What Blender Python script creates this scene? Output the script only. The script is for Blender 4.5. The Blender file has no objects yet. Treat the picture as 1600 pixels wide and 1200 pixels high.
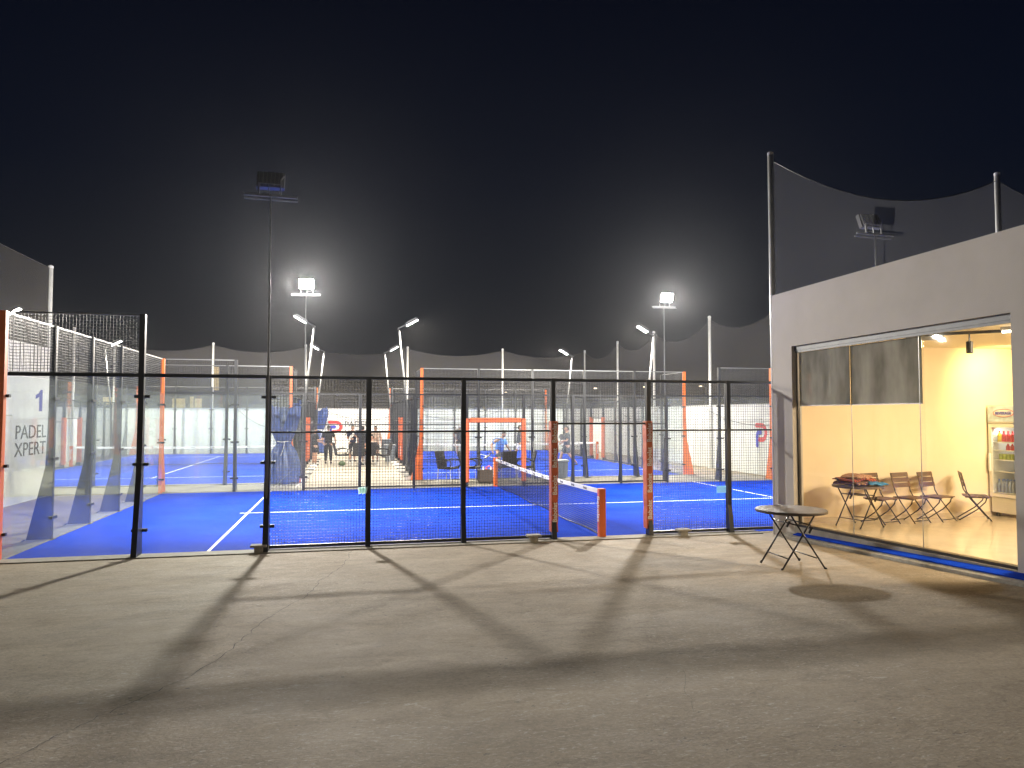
import bpy, bmesh, math, random
from mathutils import Vector, Matrix
S = bpy.context.scene
COL = S.collection
rnd = random.Random(7)
PI = math.pi

# ---------------------------------------------------------------- camera, sky, exposure
cd = bpy.data.cameras.new('camera'); cam = bpy.data.objects.new('camera', cd); COL.objects.link(cam); S.camera = cam
cam.location = (5.347, -13.0, 2.315)
yaw, pitch = 0.22205, 0.0429
f_ = Vector((math.sin(yaw)*math.cos(pitch), math.cos(yaw)*math.cos(pitch), math.sin(pitch)))
cam.rotation_euler = f_.to_track_quat('-Z', 'Y').to_euler()
cd.sensor_width = 36; cd.lens = 1125.7/1600*36; cd.clip_start = .05; cd.clip_end = 2000
S.render.resolution_x = 1024; S.render.resolution_y = 768
S.view_settings.view_transform = 'Standard'; S.view_settings.look = 'None'
S.view_settings.exposure = 0; S.view_settings.gamma = 1
S.cycles.use_denoising = True
S.cycles.max_bounces = 6; S.cycles.diffuse_bounces = 3; S.cycles.glossy_bounces = 3
S.cycles.transmission_bounces = 6; S.cycles.transparent_max_bounces = 40
S.cycles.sample_clamp_indirect = 6
S.cycles.caustics_reflective = False; S.cycles.caustics_refractive = False

W = bpy.data.worlds.new('World'); S.world = W; W.use_nodes = True
nt = W.node_tree; nt.nodes.clear()
tc = nt.nodes.new('ShaderNodeTexCoord'); sx = nt.nodes.new('ShaderNodeSeparateXYZ')
cr = nt.nodes.new('ShaderNodeValToRGB'); bg = nt.nodes.new('ShaderNodeBackground'); wo = nt.nodes.new('ShaderNodeOutputWorld')
nt.links.new(tc.outputs['Generated'], sx.inputs[0]); nt.links.new(sx.outputs['Z'], cr.inputs[0])
nt.links.new(cr.outputs[0], bg.inputs[0]); nt.links.new(bg.outputs[0], wo.inputs[0])
e = cr.color_ramp.elements
e[0].position = 0.0; e[0].color = (.0140, .0150, .0175, 1)
e[1].position = .6; e[1].color = (.0009, .0016, .0058, 1)
m_ = e.new(.14); m_.color = (.0062, .0080, .0130, 1)
m_ = e.new(.30); m_.color = (.0022, .0038, .0100, 1)
bg.inputs[1].default_value = 1.0

LAMP_W = 1650      # watts of one court floodlight
FAR_W = 1850       # watts of one back-court floodlight
LCOL = (1.0, .95, .87)

# ---------------------------------------------------------------- materials
def mat(name, col, rough=.6, metal=0, var=0, scale=4, bump=0, bscale=40, spec=.5, coat=0, stretch=None, detail=6):
    m = bpy.data.materials.new(name); m.use_nodes = True
    n = m.node_tree.nodes; l = m.node_tree.links; b = n['Principled BSDF']
    b.inputs['Base Color'].default_value = (*col, 1); b.inputs['Roughness'].default_value = rough
    b.inputs['Metallic'].default_value = metal; b.inputs['Specular IOR Level'].default_value = spec
    b.inputs['Coat Weight'].default_value = coat
    if var or bump:
        t = n.new('ShaderNodeTexCoord'); mp = n.new('ShaderNodeMapping'); l.new(t.outputs['Object'], mp.inputs[0])
        if stretch: mp.inputs['Scale'].default_value = stretch
    if var:
        no = n.new('ShaderNodeTexNoise'); no.inputs['Scale'].default_value = scale; no.inputs['Detail'].default_value = detail
        no.inputs['Roughness'].default_value = .65
        l.new(mp.outputs[0], no.inputs[0]); r = n.new('ShaderNodeValToRGB'); l.new(no.outputs['Fac'], r.inputs[0])
        r.color_ramp.elements[0].position = .3; r.color_ramp.elements[1].position = .72
        r.color_ramp.elements[0].color = (*[c*(1-var) for c in col], 1); r.color_ramp.elements[1].color = (*[min(1, c*(1+var*.6)) for c in col], 1)
        l.new(r.outputs[0], b.inputs['Base Color'])
    if bump:
        n2 = n.new('ShaderNodeTexNoise'); n2.inputs['Scale'].default_value = bscale; n2.inputs['Detail'].default_value = 4
        l.new(mp.outputs[0], n2.inputs[0]); bp = n.new('ShaderNodeBump'); bp.inputs['Strength'].default_value = bump
        bp.inputs['Distance'].default_value = .02
        l.new(n2.outputs['Fac'], bp.inputs['Height']); l.new(bp.outputs[0], b.inputs['Normal'])
    return m

def emis(name, col, s):
    m = bpy.data.materials.new(name); m.use_nodes = True; n = m.node_tree.nodes; b = n['Principled BSDF']
    b.inputs['Base Color'].default_value = (*col, 1); b.inputs['Emission Color'].default_value = (*col, 1)
    b.inputs['Emission Strength'].default_value = s
    return m

def glassmat(name, tint, dust=.03, dustcol=(.75, .8, .78), rough=.02, refl=.55, scale=1.2):
    m = bpy.data.materials.new(name); m.use_nodes = True; n = m.node_tree.nodes; l = m.node_tree.links; n.clear()
    tr = n.new('ShaderNodeBsdfTransparent'); tr.inputs[0].default_value = (*tint, 1)
    gl = n.new('ShaderNodeBsdfGlossy'); gl.inputs['Roughness'].default_value = rough; gl.inputs[0].default_value = (.9, .95, .93, 1)
    lw = n.new('ShaderNodeLayerWeight'); lw.inputs[0].default_value = .5      # facing term works the same from both sides of the pane
    pw = n.new('ShaderNodeMath'); pw.operation = 'POWER'; l.new(lw.outputs['Facing'], pw.inputs[0]); pw.inputs[1].default_value = 4.2
    fr = n.new('ShaderNodeMapRange'); l.new(pw.outputs[0], fr.inputs[0]); fr.inputs[3].default_value = .06*refl; fr.inputs[4].default_value = refl
    di = n.new('ShaderNodeBsdfDiffuse'); di.inputs[0].default_value = (*dustcol, 1)
    tl = n.new('ShaderNodeBsdfTranslucent'); tl.inputs[0].default_value = (*dustcol, 1)
    a0 = n.new('ShaderNodeAddShader'); md = n.new('ShaderNodeMixShader'); md.inputs[0].default_value = .4
    l.new(di.outputs[0], md.inputs[1]); l.new(tl.outputs[0], md.inputs[2])
    t = n.new('ShaderNodeTexCoord'); mp = n.new('ShaderNodeMapping'); mp.inputs['Scale'].default_value = (1, 1, .35)
    no = n.new('ShaderNodeTexNoise'); no.inputs['Scale'].default_value = scale; no.inputs['Detail'].default_value = 7
    l.new(t.outputs['Object'], mp.inputs[0]); l.new(mp.outputs[0], no.inputs[0])
    mr = n.new('ShaderNodeMapRange'); mr.inputs[1].default_value = .3; mr.inputs[2].default_value = .75
    mr.inputs[3].default_value = dust*.35; mr.inputs[4].default_value = dust*1.8
    l.new(no.outputs['Fac'], mr.inputs[0])
    m1 = n.new('ShaderNodeMixShader'); l.new(mr.outputs[0], m1.inputs[0]); l.new(tr.outputs[0], m1.inputs[1]); l.new(md.outputs[0], m1.inputs[2])
    m2 = n.new('ShaderNodeMixShader'); l.new(fr.outputs[0], m2.inputs[0]); l.new(m1.outputs[0], m2.inputs[1]); l.new(gl.outputs[0], m2.inputs[2])
    o = n.new('ShaderNodeOutputMaterial'); l.new(m2.outputs[0], o.inputs[0])
    return m

def netmat(name, col, cover, cell=None):
    m = bpy.data.materials.new(name); m.use_nodes = True; n = m.node_tree.nodes; l = m.node_tree.links; n.clear()
    tr = n.new('ShaderNodeBsdfTransparent'); di = n.new('ShaderNodeBsdfDiffuse'); di.inputs[0].default_value = (*col, 1)
    tl = n.new('ShaderNodeBsdfTranslucent'); tl.inputs[0].default_value = (*col, 1)
    md = n.new('ShaderNodeMixShader'); md.inputs[0].default_value = .5
    l.new(di.outputs[0], md.inputs[1]); l.new(tl.outputs[0], md.inputs[2])
    m1 = n.new('ShaderNodeMixShader'); l.new(tr.outputs[0], m1.inputs[1]); l.new(md.outputs[0], m1.inputs[2])
    t = n.new('ShaderNodeTexCoord'); no = n.new('ShaderNodeTexNoise'); no.inputs['Scale'].default_value = .45; no.inputs['Detail'].default_value = 3
    l.new(t.outputs['Object'], no.inputs[0])
    mr = n.new('ShaderNodeMapRange'); mr.inputs[1].default_value = .3; mr.inputs[2].default_value = .7
    mr.inputs[3].default_value = cover*.85; mr.inputs[4].default_value = cover*1.15; l.new(no.outputs['Fac'], mr.inputs[0])
    out = mr.outputs[0]
    if cell:   # diamond knots of a coarser net, in the plane of the net (uses x+y, z)
        sp = n.new('ShaderNodeSeparateXYZ'); l.new(t.outputs['Object'], sp.inputs[0])
        def M(op, a, b=None):
            q = n.new('ShaderNodeMath'); q.operation = op
            for i, v in enumerate((a, b)):
                if v is None: continue
                if isinstance(v, (int, float)): q.inputs[i].default_value = v
                else: l.new(v, q.inputs[i])
            return q.outputs[0]
        u = M('ADD', sp.outputs['X'], sp.outputs['Y']); v = sp.outputs['Z']
        a = M('ABSOLUTE', M('SUBTRACT', M('FRACT', M('DIVIDE', M('ADD', u, v), cell)), .5))
        b = M('ABSOLUTE', M('SUBTRACT', M('FRACT', M('DIVIDE', M('SUBTRACT', u, v), cell)), .5))
        k = M('GREATER_THAN', M('MAXIMUM', a, b), .38)
        out = M('MULTIPLY', out, M('ADD', .55, k))
    l.new(out, m1.inputs[0])
    o = n.new('ShaderNodeOutputMaterial'); l.new(m1.outputs[0], o.inputs[0])
    return m

def ground_mat():
    m = mat('concrete_ground', (.29, .26, .22), rough=.8, spec=.22)
    n = m.node_tree.nodes; l = m.node_tree.links; b = n['Principled BSDF']
    t = n.new('ShaderNodeTexCoord')
    def noise(s, d, st=(1, 1, 1), ro=.6, dist=0):
        mp = n.new('ShaderNodeMapping'); mp.inputs['Scale'].default_value = st; l.new(t.outputs['Object'], mp.inputs[0])
        q = n.new('ShaderNodeTexNoise'); q.inputs['Scale'].default_value = s; q.inputs['Detail'].default_value = d
        q.inputs['Roughness'].default_value = ro; q.inputs['Distortion'].default_value = dist
        l.new(mp.outputs[0], q.inputs[0]); return q.outputs['Fac']
    def ramp(f, stops):
        r = n.new('ShaderNodeValToRGB'); l.new(f, r.inputs[0]); el = r.color_ramp.elements
        for i, (p, c) in enumerate(stops):
            x = el[i] if i < 2 else el.new(p)
            x.position = p; x.color = (*c, 1)
        return r.outputs[0]
    def mix(fac, a, bb, mode='MULTIPLY'):
        q = n.new('ShaderNodeMix'); q.data_type = 'RGBA'; q.blend_type = mode
        if isinstance(fac, float): q.inputs[0].default_value = fac
        else: l.new(fac, q.inputs[0])
        for s, v in ((q.inputs[6], a), (q.inputs[7], bb)):
            if isinstance(v, tuple): s.default_value = (*v, 1)
            else: l.new(v, s)
        return q.outputs[2]
    c = ramp(noise(.55, 8, (1, 1.6, 1), .62, .6), ((.28, (.240, .196, .142)), (.72, (.330, .276, .205))))
    c = mix(1.0, c, ramp(noise(3.2, 9, (1, 1.8, 1), .7, .8), ((.30, (.74, .71, .68)), (.50, (.97, .97, .96)), (.70, (1.12, 1.12, 1.11)))))
    c = mix(1.0, c, ramp(noise(38, 6, (1, 1, 1), .7), ((.3, (.72, .71, .70)), (.7, (1.14, 1.14, 1.14)))))
    # pale trowel scuffs
    sc = ramp(noise(9, 8, (1, 3.2, 1), .75, 2.2), ((.55, (0, 0, 0)), (.64, (.9, .9, .9))))
    reg = ramp(noise(.30, 3), ((.44, (0, 0, 0)), (.56, (1, 1, 1))))
    c = mix(mix(1.0, sc, reg), c, (.47, .44, .38), 'MIX')
    # dark pits
    pit = ramp(noise(14, 3, (1, 1.5, 1), .6), ((.27, (1, 1, 1)), (.31, (0, 0, 0))))
    c = mix(pit, c, (.10, .085, .07), 'MIX')
    l.new(c, b.inputs['Base Color'])
    r = ramp(noise(1.1, 6, (1, 2, 1)), ((.3, (.74, .74, .74)), (.7, (.86, .86, .86))))
    l.new(r, b.inputs['Roughness'])
    bp = n.new('ShaderNodeBump'); bp.inputs['Strength'].default_value = .5; bp.inputs['Distance'].default_value = .012
    l.new(noise(22, 8, (1, 1.6, 1), .7, 1), bp.inputs['Height']); l.new(bp.outputs[0], b.inputs['Normal'])
    return m

def turf_mat():
    m = mat('blue_turf', (.016, .055, .60), rough=.9, spec=.03)
    n = m.node_tree.nodes; l = m.node_tree.links; b = n['Principled BSDF']; t = n.new('ShaderNodeTexCoord')
    q = n.new('ShaderNodeTexNoise'); q.inputs['Scale'].default_value = .7; q.inputs['Detail'].default_value = 7; l.new(t.outputs['Object'], q.inputs[0])
    r = n.new('ShaderNodeValToRGB'); l.new(q.outputs['Fac'], r.inputs[0])
    r.color_ramp.elements[0].position = .3; r.color_ramp.elements[0].color = (.0036, .042, .46, 1)
    r.color_ramp.elements[1].position = .7; r.color_ramp.elements[1].color = (.0075, .066, .64, 1)
    q2 = n.new('ShaderNodeTexNoise'); q2.inputs['Scale'].default_value = 160; q2.inputs['Detail'].default_value = 3; l.new(t.outputs['Object'], q2.inputs[0])
    r2 = n.new('ShaderNodeValToRGB'); l.new(q2.outputs['Fac'], r2.inputs[0])
    r2.color_ramp.elements[0].position = .35; r2.color_ramp.elements[0].color = (.5, .5, .6, 1)
    r2.color_ramp.elements[1].position = .7; r2.color_ramp.elements[1].color = (1.25, 1.2, 1.1, 1)
    mx = n.new('ShaderNodeMix'); mx.data_type = 'RGBA'; mx.blend_type = 'MULTIPLY'; mx.inputs[0].default_value = 1
    l.new(r.outputs[0], mx.inputs[6]); l.new(r2.outputs[0], mx.inputs[7]); l.new(mx.outputs[2], b.inputs['Base Color'])
    bp = n.new('ShaderNodeBump'); bp.inputs['Strength'].default_value = .5; bp.inputs['Distance'].default_value = .01
    l.new(q2.outputs['Fac'], bp.inputs['Height']); l.new(bp.outputs[0], b.inputs['Normal'])
    return m

def sheetmat(name, col):
    m = bpy.data.materials.new(name); m.use_nodes = True; n = m.node_tree.nodes; l = m.node_tree.links; n.clear()
    a = n.new('ShaderNodeBsdfDiffuse'); b = n.new('ShaderNodeBsdfTranslucent'); x = n.new('ShaderNodeMixShader'); x.inputs[0].default_value = .6
    t = n.new('ShaderNodeTexCoord'); no = n.new('ShaderNodeTexNoise'); no.inputs['Scale'].default_value = 18; l.new(t.outputs['Object'], no.inputs[0])
    r = n.new('ShaderNodeValToRGB'); l.new(no.outputs['Fac'], r.inputs[0]); r.color_ramp.elements[0].position = .35
    r.color_ramp.elements[0].color = (*[c*.8 for c in col], 1); r.color_ramp.elements[1].color = (*col, 1)
    l.new(r.outputs[0], a.inputs[0]); l.new(r.outputs[0], b.inputs[0])
    l.new(a.outputs[0], x.inputs[1]); l.new(b.outputs[0], x.inputs[2]); o = n.new('ShaderNodeOutputMaterial'); l.new(x.outputs[0], o.inputs[0]); return m

M = dict(
 ground=ground_mat(), turf=turf_mat(),
 kerb=mat('pale_concrete', (.29, .27, .225), .85, var=.25, scale=6, bump=.3),
 block=mat('rough_concrete', (.34, .32, .28), .9, var=.3, scale=12, bump=.4),
 line=mat('line_white', (.78, .80, .84), .8, var=.12, scale=20),
 black=mat('black_steel', (.012, .014, .018), .38, var=.3, scale=8, spec=.5),
 wire=mat('dark_wire', (.022, .026, .032), .35, spec=.6),
 orange=mat('orange_steel', (.74, .15, .022), .4, var=.10, scale=5),
 pad=mat('orange_padding', (.56, .115, .035), .55, var=.18, scale=9, bump=.5, bscale=14),
 white=mat('white_paint', (.74, .74, .72), .7, var=.10, scale=1.3, stretch=(1, 1, .4)),
 whitetext=mat('white_print', (.8, .78, .75), .6),
 wall=mat('white_wall', (.66, .66, .65), .8, var=.13, scale=1.1, bump=.15, bscale=30, stretch=(1, 1, .5)),
 stucco=mat('grey_render', (.52, .485, .445), .85, var=.10, scale=.8, bump=.25, bscale=90),
 room=mat('cream_wall', (.74, .62, .43), .7, var=.06, scale=1.5, bump=.1, bscale=30),
 ceil=mat('ceiling_paint', (.78, .70, .52), .8),
 tile=mat('polished_tile', (.56, .47, .34), .14, var=.14, scale=2.2),
 alu=mat('aluminium', (.26, .265, .27), .38, metal=.6, var=.1),
 galv=mat('galvanised_steel', (.50, .51, .52), .42, metal=.35, var=.2, scale=6),
 pole=mat('pole_white', (.72, .72, .70), .5, var=.15, scale=4),
 mastg=mat('mast_grey', (.10, .105, .11), .5, metal=.2, var=.2, scale=6),
 lamp=mat('lamp_housing', (.10, .10, .11), .4, metal=.5),
 led=emis('led_glow', (1, .97, .90), 150),
 glass=glassmat('court_glass', (.95, .97, .968), .035, (.68, .72, .72)),
 clearglass=glassmat('window_glass', (.97, .98, .97), .008, (.8, .75, .65), scale=3, refl=.22),
 reflgrey=glassmat('reflection_grey', (.16, .17, .16), .62, (.50, .50, .46), scale=2),  # dark grey colour stands in for reflections in clear panes
 net=netmat('shade_net', (.115, .112, .108), .62),
 net2=netmat('roof_net', (.12, .12, .13), .17, cell=.055),
 red=mat('logo_red', (.62, .03, .03), .6), blue=mat('logo_blue', (.03, .03, .38), .6),
 ink=mat('sign_ink', (.03, .03, .035), .6),
 numblue=mat('number_blue', (.004, .005, .26), .5),
 tarp=mat('blue_tarp', (.030, .062, .21), .42, var=.35, scale=5, bump=.6, bscale=7, spec=.6),
 rope=mat('rope', (.6, .58, .5), .8),
 binm=mat('grey_plastic', (.13, .15, .17), .45, var=.1),
 wicker=mat('black_wicker', (.022, .021, .020), .6, var=.4, scale=60, bump=.8, bscale=120),
 brownw=mat('brown_wicker', (.075, .058, .045), .65, var=.5, scale=50, bump=.8, bscale=100),
 brown=mat('brown_slat', (.105, .062, .040), .5, var=.25, scale=6, stretch=(1, 8, 1)),
 topm=mat('brown_tabletop', (.085, .065, .052), .42, var=.15, scale=30, bump=.35, bscale=90),
 blackt=mat('black_tube', (.008, .008, .009), .35),
 fridge=mat('fridge_enamel', (.76, .73, .64), .3), dark=mat('dark_inside', (.02, .02, .02), .6),
 liner=mat('fridge_liner', (.66, .66, .66), .5),
 skin=mat('skin', (.34, .19, .125), .55), hair=mat('hair', (.012, .009, .007), .6),
 hairl=mat('grey_cap', (.55, .53, .48), .7),
 shoe=mat('shoe_dark', (.03, .03, .035), .6), shoew=mat('shoe_white', (.7, .7, .7), .6),
 cblack=mat('cloth_black', (.016, .017, .02), .85, var=.2, bump=.4, bscale=14),
 cgrey=mat('cloth_grey', (.055, .062, .070), .85, var=.2, bump=.4, bscale=14),
 cblue=mat('cloth_blue', (.06, .24, .62), .8, var=.15, bump=.4, bscale=14),
 cnavy=mat('cloth_navy', (.022, .028, .06), .85, var=.2, bump=.4, bscale=14),
 cbeige=mat('cloth_beige', (.36, .27, .22), .85, var=.35, scale=9, bump=.4, bscale=14),
 cwhite=mat('cloth_white', (.66, .65, .62), .8),
 green=sheetmat('mint_paper', (.72, 1, .9)), sky=sheetmat('pale_blue_sheet', (.5, .8, 1)),
 cable=mat('cable', (.015, .015, .015), .6), crack=mat('crack_dark', (.05, .042, .035), .95),
 silh=mat('far_building', (.05, .05, .052), .9, var=.2), litw=emis('lit_sign', (1, .72, .32), 1.6), tiny=emis('street_glow', (1, .80, .52), 12),
)

# ---------------------------------------------------------------- helpers
def tag(o, label=None, cat=None, group=None, kind=None):
    if label: o['label'] = label
    if cat: o['category'] = cat
    if group: o['group'] = group
    if kind: o['kind'] = kind
    return o
def thing(name, label, cat, loc=(0, 0, 0), rz=0, group=None):
    o = bpy.data.objects.new(name, None); COL.objects.link(o); o.empty_display_size = .2
    o.location = loc; o.rotation_euler = (0, 0, rz)
    return tag(o, label, cat, group)
CH = {}
def copy_tree(o, parent=None, deep=True):
    c = o.copy(); COL.objects.link(c); c.parent = parent
    if o.name in CH:
        for k in CH[o.name]: copy_tree(k, c)
    return c
def reg(child, parent):
    child.parent = parent; CH.setdefault(parent.name, []).append(child)
def dup(o, loc, rz, label, group=None):
    def cp(a, par):
        c = a.copy(); COL.objects.link(c); c.parent = par
        for k in CH.get(a.name, []):
            reg_c = cp(k, c); CH.setdefault(c.name, []).append(reg_c)
        return c
    c = cp(o, None); c.location = loc; c.rotation_euler = (0, 0, rz); c['label'] = label
    if group: c['group'] = group
    return c

class MB:
    def __init__(s): s.v = []; s.f = []; s.smooth = False
    def quadbox(s, pts):   # 8 points: bottom 4, top 4
        b = len(s.v); s.v += [tuple(p) for p in pts]
        s.f += [(b+3, b+2, b+1, b), (b+4, b+5, b+6, b+7), (b, b+1, b+5, b+4), (b+1, b+2, b+6, b+5), (b+2, b+3, b+7, b+6), (b+3, b, b+4, b+7)]
        return s
    def box(s, x0, x1, y0, y1, z0, z1):
        return s.quadbox([(x0, y0, z0), (x1, y0, z0), (x1, y1, z0), (x0, y1, z0), (x0, y0, z1), (x1, y0, z1), (x1, y1, z1), (x0, y1, z1)])
    def bar(s, a, b, w, h=None, up=(0, 0, 1)):
        a = Vector(a); b = Vector(b); h = h or w; d = (b-a).normalized(); u = Vector(up)
        if abs(d.dot(u)) > .98: u = Vector((0, 1, 0))
        r = d.cross(u).normalized()*w/2; u = r.cross(d).normalized()*h/2
        return s.quadbox([a-r-u, a+r-u, a+r+u, a-r+u, b-r-u, b+r-u, b+r+u, b-r+u])
    def tube(s, pts, r, n=8, caps=True):
        pts = [Vector(p) for p in pts]; k = len(pts); rs = r if isinstance(r, (list, tuple)) else [r]*k
        b = len(s.v); prev = None
        for i, p in enumerate(pts):
            d = (pts[min(i+1, k-1)]-pts[max(i-1, 0)]).normalized()
            if prev is None:
                u = Vector((0, 0, 1)) if abs(d.z) < .9 else Vector((1, 0, 0))
                x = d.cross(u).normalized()
            else: x = (prev-d*prev.dot(d)).normalized()
            prev = x; y = d.cross(x)
            for j in range(n):
                a = 2*PI*j/n; s.v.append(tuple(p+(x*math.cos(a)+y*math.sin(a))*rs[i]))
        for i in range(k-1):
            for j in range(n):
                s.f.append((b+i*n+j, b+i*n+(j+1) % n, b+(i+1)*n+(j+1) % n, b+(i+1)*n+j))
        if caps: s.f.append(tuple(b+j for j in range(n))[::-1]); s.f.append(tuple(b+(k-1)*n+j for j in range(n)))
        return s
    def lathe(s, prof, c=(0, 0, 0), n=24, sx=1, sy=1):
        b = len(s.v)
        for r, z in prof:
            for j in range(n):
                a = 2*PI*j/n; s.v.append((c[0]+r*math.cos(a)*sx, c[1]+r*math.sin(a)*sy, c[2]+z))
        for i in range(len(prof)-1):
            for j in range(n): s.f.append((b+i*n+j, b+i*n+(j+1) % n, b+(i+1)*n+(j+1) % n, b+(i+1)*n+j))
        s.f.append(tuple(b+j for j in range(n))[::-1]); s.f.append(tuple(b+(len(prof)-1)*n+j for j in range(n)))
        return s
    def poly(s, pts): b = len(s.v); s.v += [tuple(p) for p in pts]; s.f.append(tuple(range(b, b+len(pts)))); return s
    def prism(s, poly, axis, a0, a1):   # poly of 2D points extruded along axis
        b = len(s.v); n = len(poly)
        for a in (a0, a1):
            for (p, q) in poly:
                s.v.append((a, p, q) if axis == 0 else (p, a, q) if axis == 1 else (p, q, a))
        s.f.append(tuple(range(b, b+n))); s.f.append(tuple(range(b+n, b+2*n))[::-1])
        for i in range(n): s.f.append((b+i, b+(i+1) % n, b+n+(i+1) % n, b+n+i))
        return s
    def build(s, name, m, parent=None, smooth=False, bevel=0, fix=False, lab=None):
        me = bpy.data.meshes.new(name); me.from_pydata(s.v, [], s.f)
        bm = bmesh.new(); bm.from_mesh(me); bmesh.ops.recalc_face_normals(bm, faces=bm.faces)
        if bevel:
            eds = [e for e in bm.edges if len(e.link_faces) == 2 and e.calc_face_angle(0) > .6]
            bmesh.ops.bevel(bm, geom=eds, offset=bevel, segments=2, affect='EDGES', profile=.5)
        bm.to_mesh(me); bm.free()
        me.materials.append(M[m] if isinstance(m, str) else m)
        if smooth:
            for p in me.polygons: p.use_smooth = True
        o = bpy.data.objects.new(name, me); COL.objects.link(o)
        if parent: reg(o, parent)
        if lab: o['label'] = lab
        return o

def text(name, s, size, m, parent, loc, rot, ext=.004, align='CENTER', bold=0, font_w=1.0):
    c = bpy.data.curves.new('t', 'FONT'); c.body = s; c.size = size; c.extrude = ext; c.align_x = align; c.align_y = 'CENTER'; c.offset = bold
    c.resolution_u = 3
    t = bpy.data.objects.new('t', c); COL.objects.link(t); bpy.context.view_layer.update()
    me = bpy.data.meshes.new_from_object(t.evaluated_get(bpy.context.evaluated_depsgraph_get()))
    bpy.data.objects.remove(t); me.materials.clear(); me.materials.append(M[m])
    o = bpy.data.objects.new(name, me); COL.objects.link(o); o.location = loc; o.rotation_euler = rot; o.scale = (font_w, 1, 1)
    if parent: reg(o, parent)
    return o

def area(name, parent, loc, d, w, sx, sy, col=LCOL, spread=180):
    l = bpy.data.lights.new(name, 'AREA'); l.shape = 'RECTANGLE'; l.size = sx; l.size_y = sy; l.energy = w; l.color = col; l.spread = math.radians(spread)
    o = bpy.data.objects.new(name, l); COL.objects.link(o); o.location = loc
    o.rotation_euler = Vector(d).to_track_quat('-Z', 'Y').to_euler()
    if parent: reg(o, parent)
    return o

# ================================================================= SETTING
def gz(y): return max(0.0, -.05*(y+.02)) if y > -16 else .8
g = MB()
ys = [-260, -16, -12, -8, -4, -.4, 0, 12, 40, 300]
for i in range(len(ys)-1):
    a, b = ys[i], ys[i+1]
    g.poly([(-260, a, gz(a)), (260, a, gz(a)), (260, b, gz(b)), (-260, b, gz(b))])
tag(g.build('ground', 'ground'), kind='structure')

def strip(x0, x1, y0, y1, z0, z1): return MB().box(x0, x1, y0, y1, z0, z1)
for a in ((-.12, 13.2, -.34, -.002, -.02, .035), (-.12, 20.3, 10.002, 10.30, 0, .035), (-.40, -.005, -.002, 10.30, 0, .02)):
    tag(strip(*a).build('kerb', 'kerb'), kind='structure')
for x0 in (-6.65, 7.9):
    for a in ((x0-.35, x0-.004, 12.4, 33.0), (x0+10.004, x0+10.35, 12.4, 33.0)):
        tag(strip(a[0], a[1], a[2], a[3], 0, .03).build('kerb', 'kerb'), kind='structure')
    tag(strip(x0, x0+10, 12.4, 12.696, 0, .03).build('kerb', 'kerb'), kind='structure')
# paved apron between the courts
tag(MB().box(-6.6, 20.4, 10.302, 12.398, 0, .012).build('path', mat('pale_paving', (.31, .285, .235), .8, var=.18, scale=1.6, bump=.2)), kind='structure')
tag(MB().box(3.71, 7.54, 12.399, 33.1, 0, .012).build('path', mat('pale_paving_b', (.30, .275, .225), .8, var=.18, scale=1.6, bump=.2)), kind='structure')

def court_surface(ox, oy, rz):
    def tr(o): o.location = (ox, oy, 0); o.rotation_euler = (0, 0, rz); return tag(o, kind='structure')
    tr(MB().box(0, 20, 0, 10, -.01, .010).build('court_turf', 'turf'))
    L = MB(); z = (.0105, .0145)
    L.box(3.02, 3.07, 0, 10, *z); L.box(16.93, 16.98, 0, 10, *z)
    L.box(2.87, 3.02, 4.975, 5.025, *z); L.box(3.07, 16.93, 4.975, 5.025, *z); L.box(16.98, 17.13, 4.975, 5.025, *z)
    tr(L.build('court_lines', 'line'))
court_surface(0, 0, 0); court_surface(3.35, 12.7, PI/2); court_surface(17.9, 12.7, PI/2)

# the long crack across the apron
ck = MB(); pts = [(5.40, -.45), (5.36, -1.13), (5.27, -2.1), (5.0, -3.2), (4.89, -4.16), (4.51, -5.5), (4.40, -6.3), (4.22, -7.1), (3.92, -7.65), (3.69, -8.1), (3.50, -8.55), (3.2, -9.0)]
fine = []
for i in range(len(pts)-1):
    for k in range(9):
        t = k/9; fine.append((pts[i][0]*(1-t)+pts[i+1][0]*t+rnd.uniform(-.022, .022), pts[i][1]*(1-t)+pts[i+1][1]*t+rnd.uniform(-.012, .012)))
for i in range(len(fine)-1):
    (x0, y0), (x1, y1) = fine[i], fine[i+1]; w0 = .0012+.0026*abs(math.sin(i*.9)); w1 = .0012+.0026*abs(math.sin((i+1)*.9))
    ck.poly([(x0-w0, y0, gz(y0)+.003), (x0+w0, y0, gz(y0)+.003), (x1+w1, y1, gz(y1)+.003), (x1-w1, y1, gz(y1)+.003)])
for bx, by, dx, dy, n in ((7.5, -8.7, .03, .10, 8), (7.9, -7.4, -.03, .06, 6)):
    x, y = bx, by
    for i in range(n):
        x1 = x+dx+rnd.uniform(-.035, .035); y1 = y+dy
        ck.poly([(x-.001, y, gz(y)+.003), (x+.001, y, gz(y)+.003), (x1+.001, y1, gz(y1)+.003), (x1-.001, y1, gz(y1)+.003)]); x, y = x1, y1
tag(ck.build('ground_cracks', 'crack'), kind='structure')  # thin dark strips draw the cracks

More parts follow.
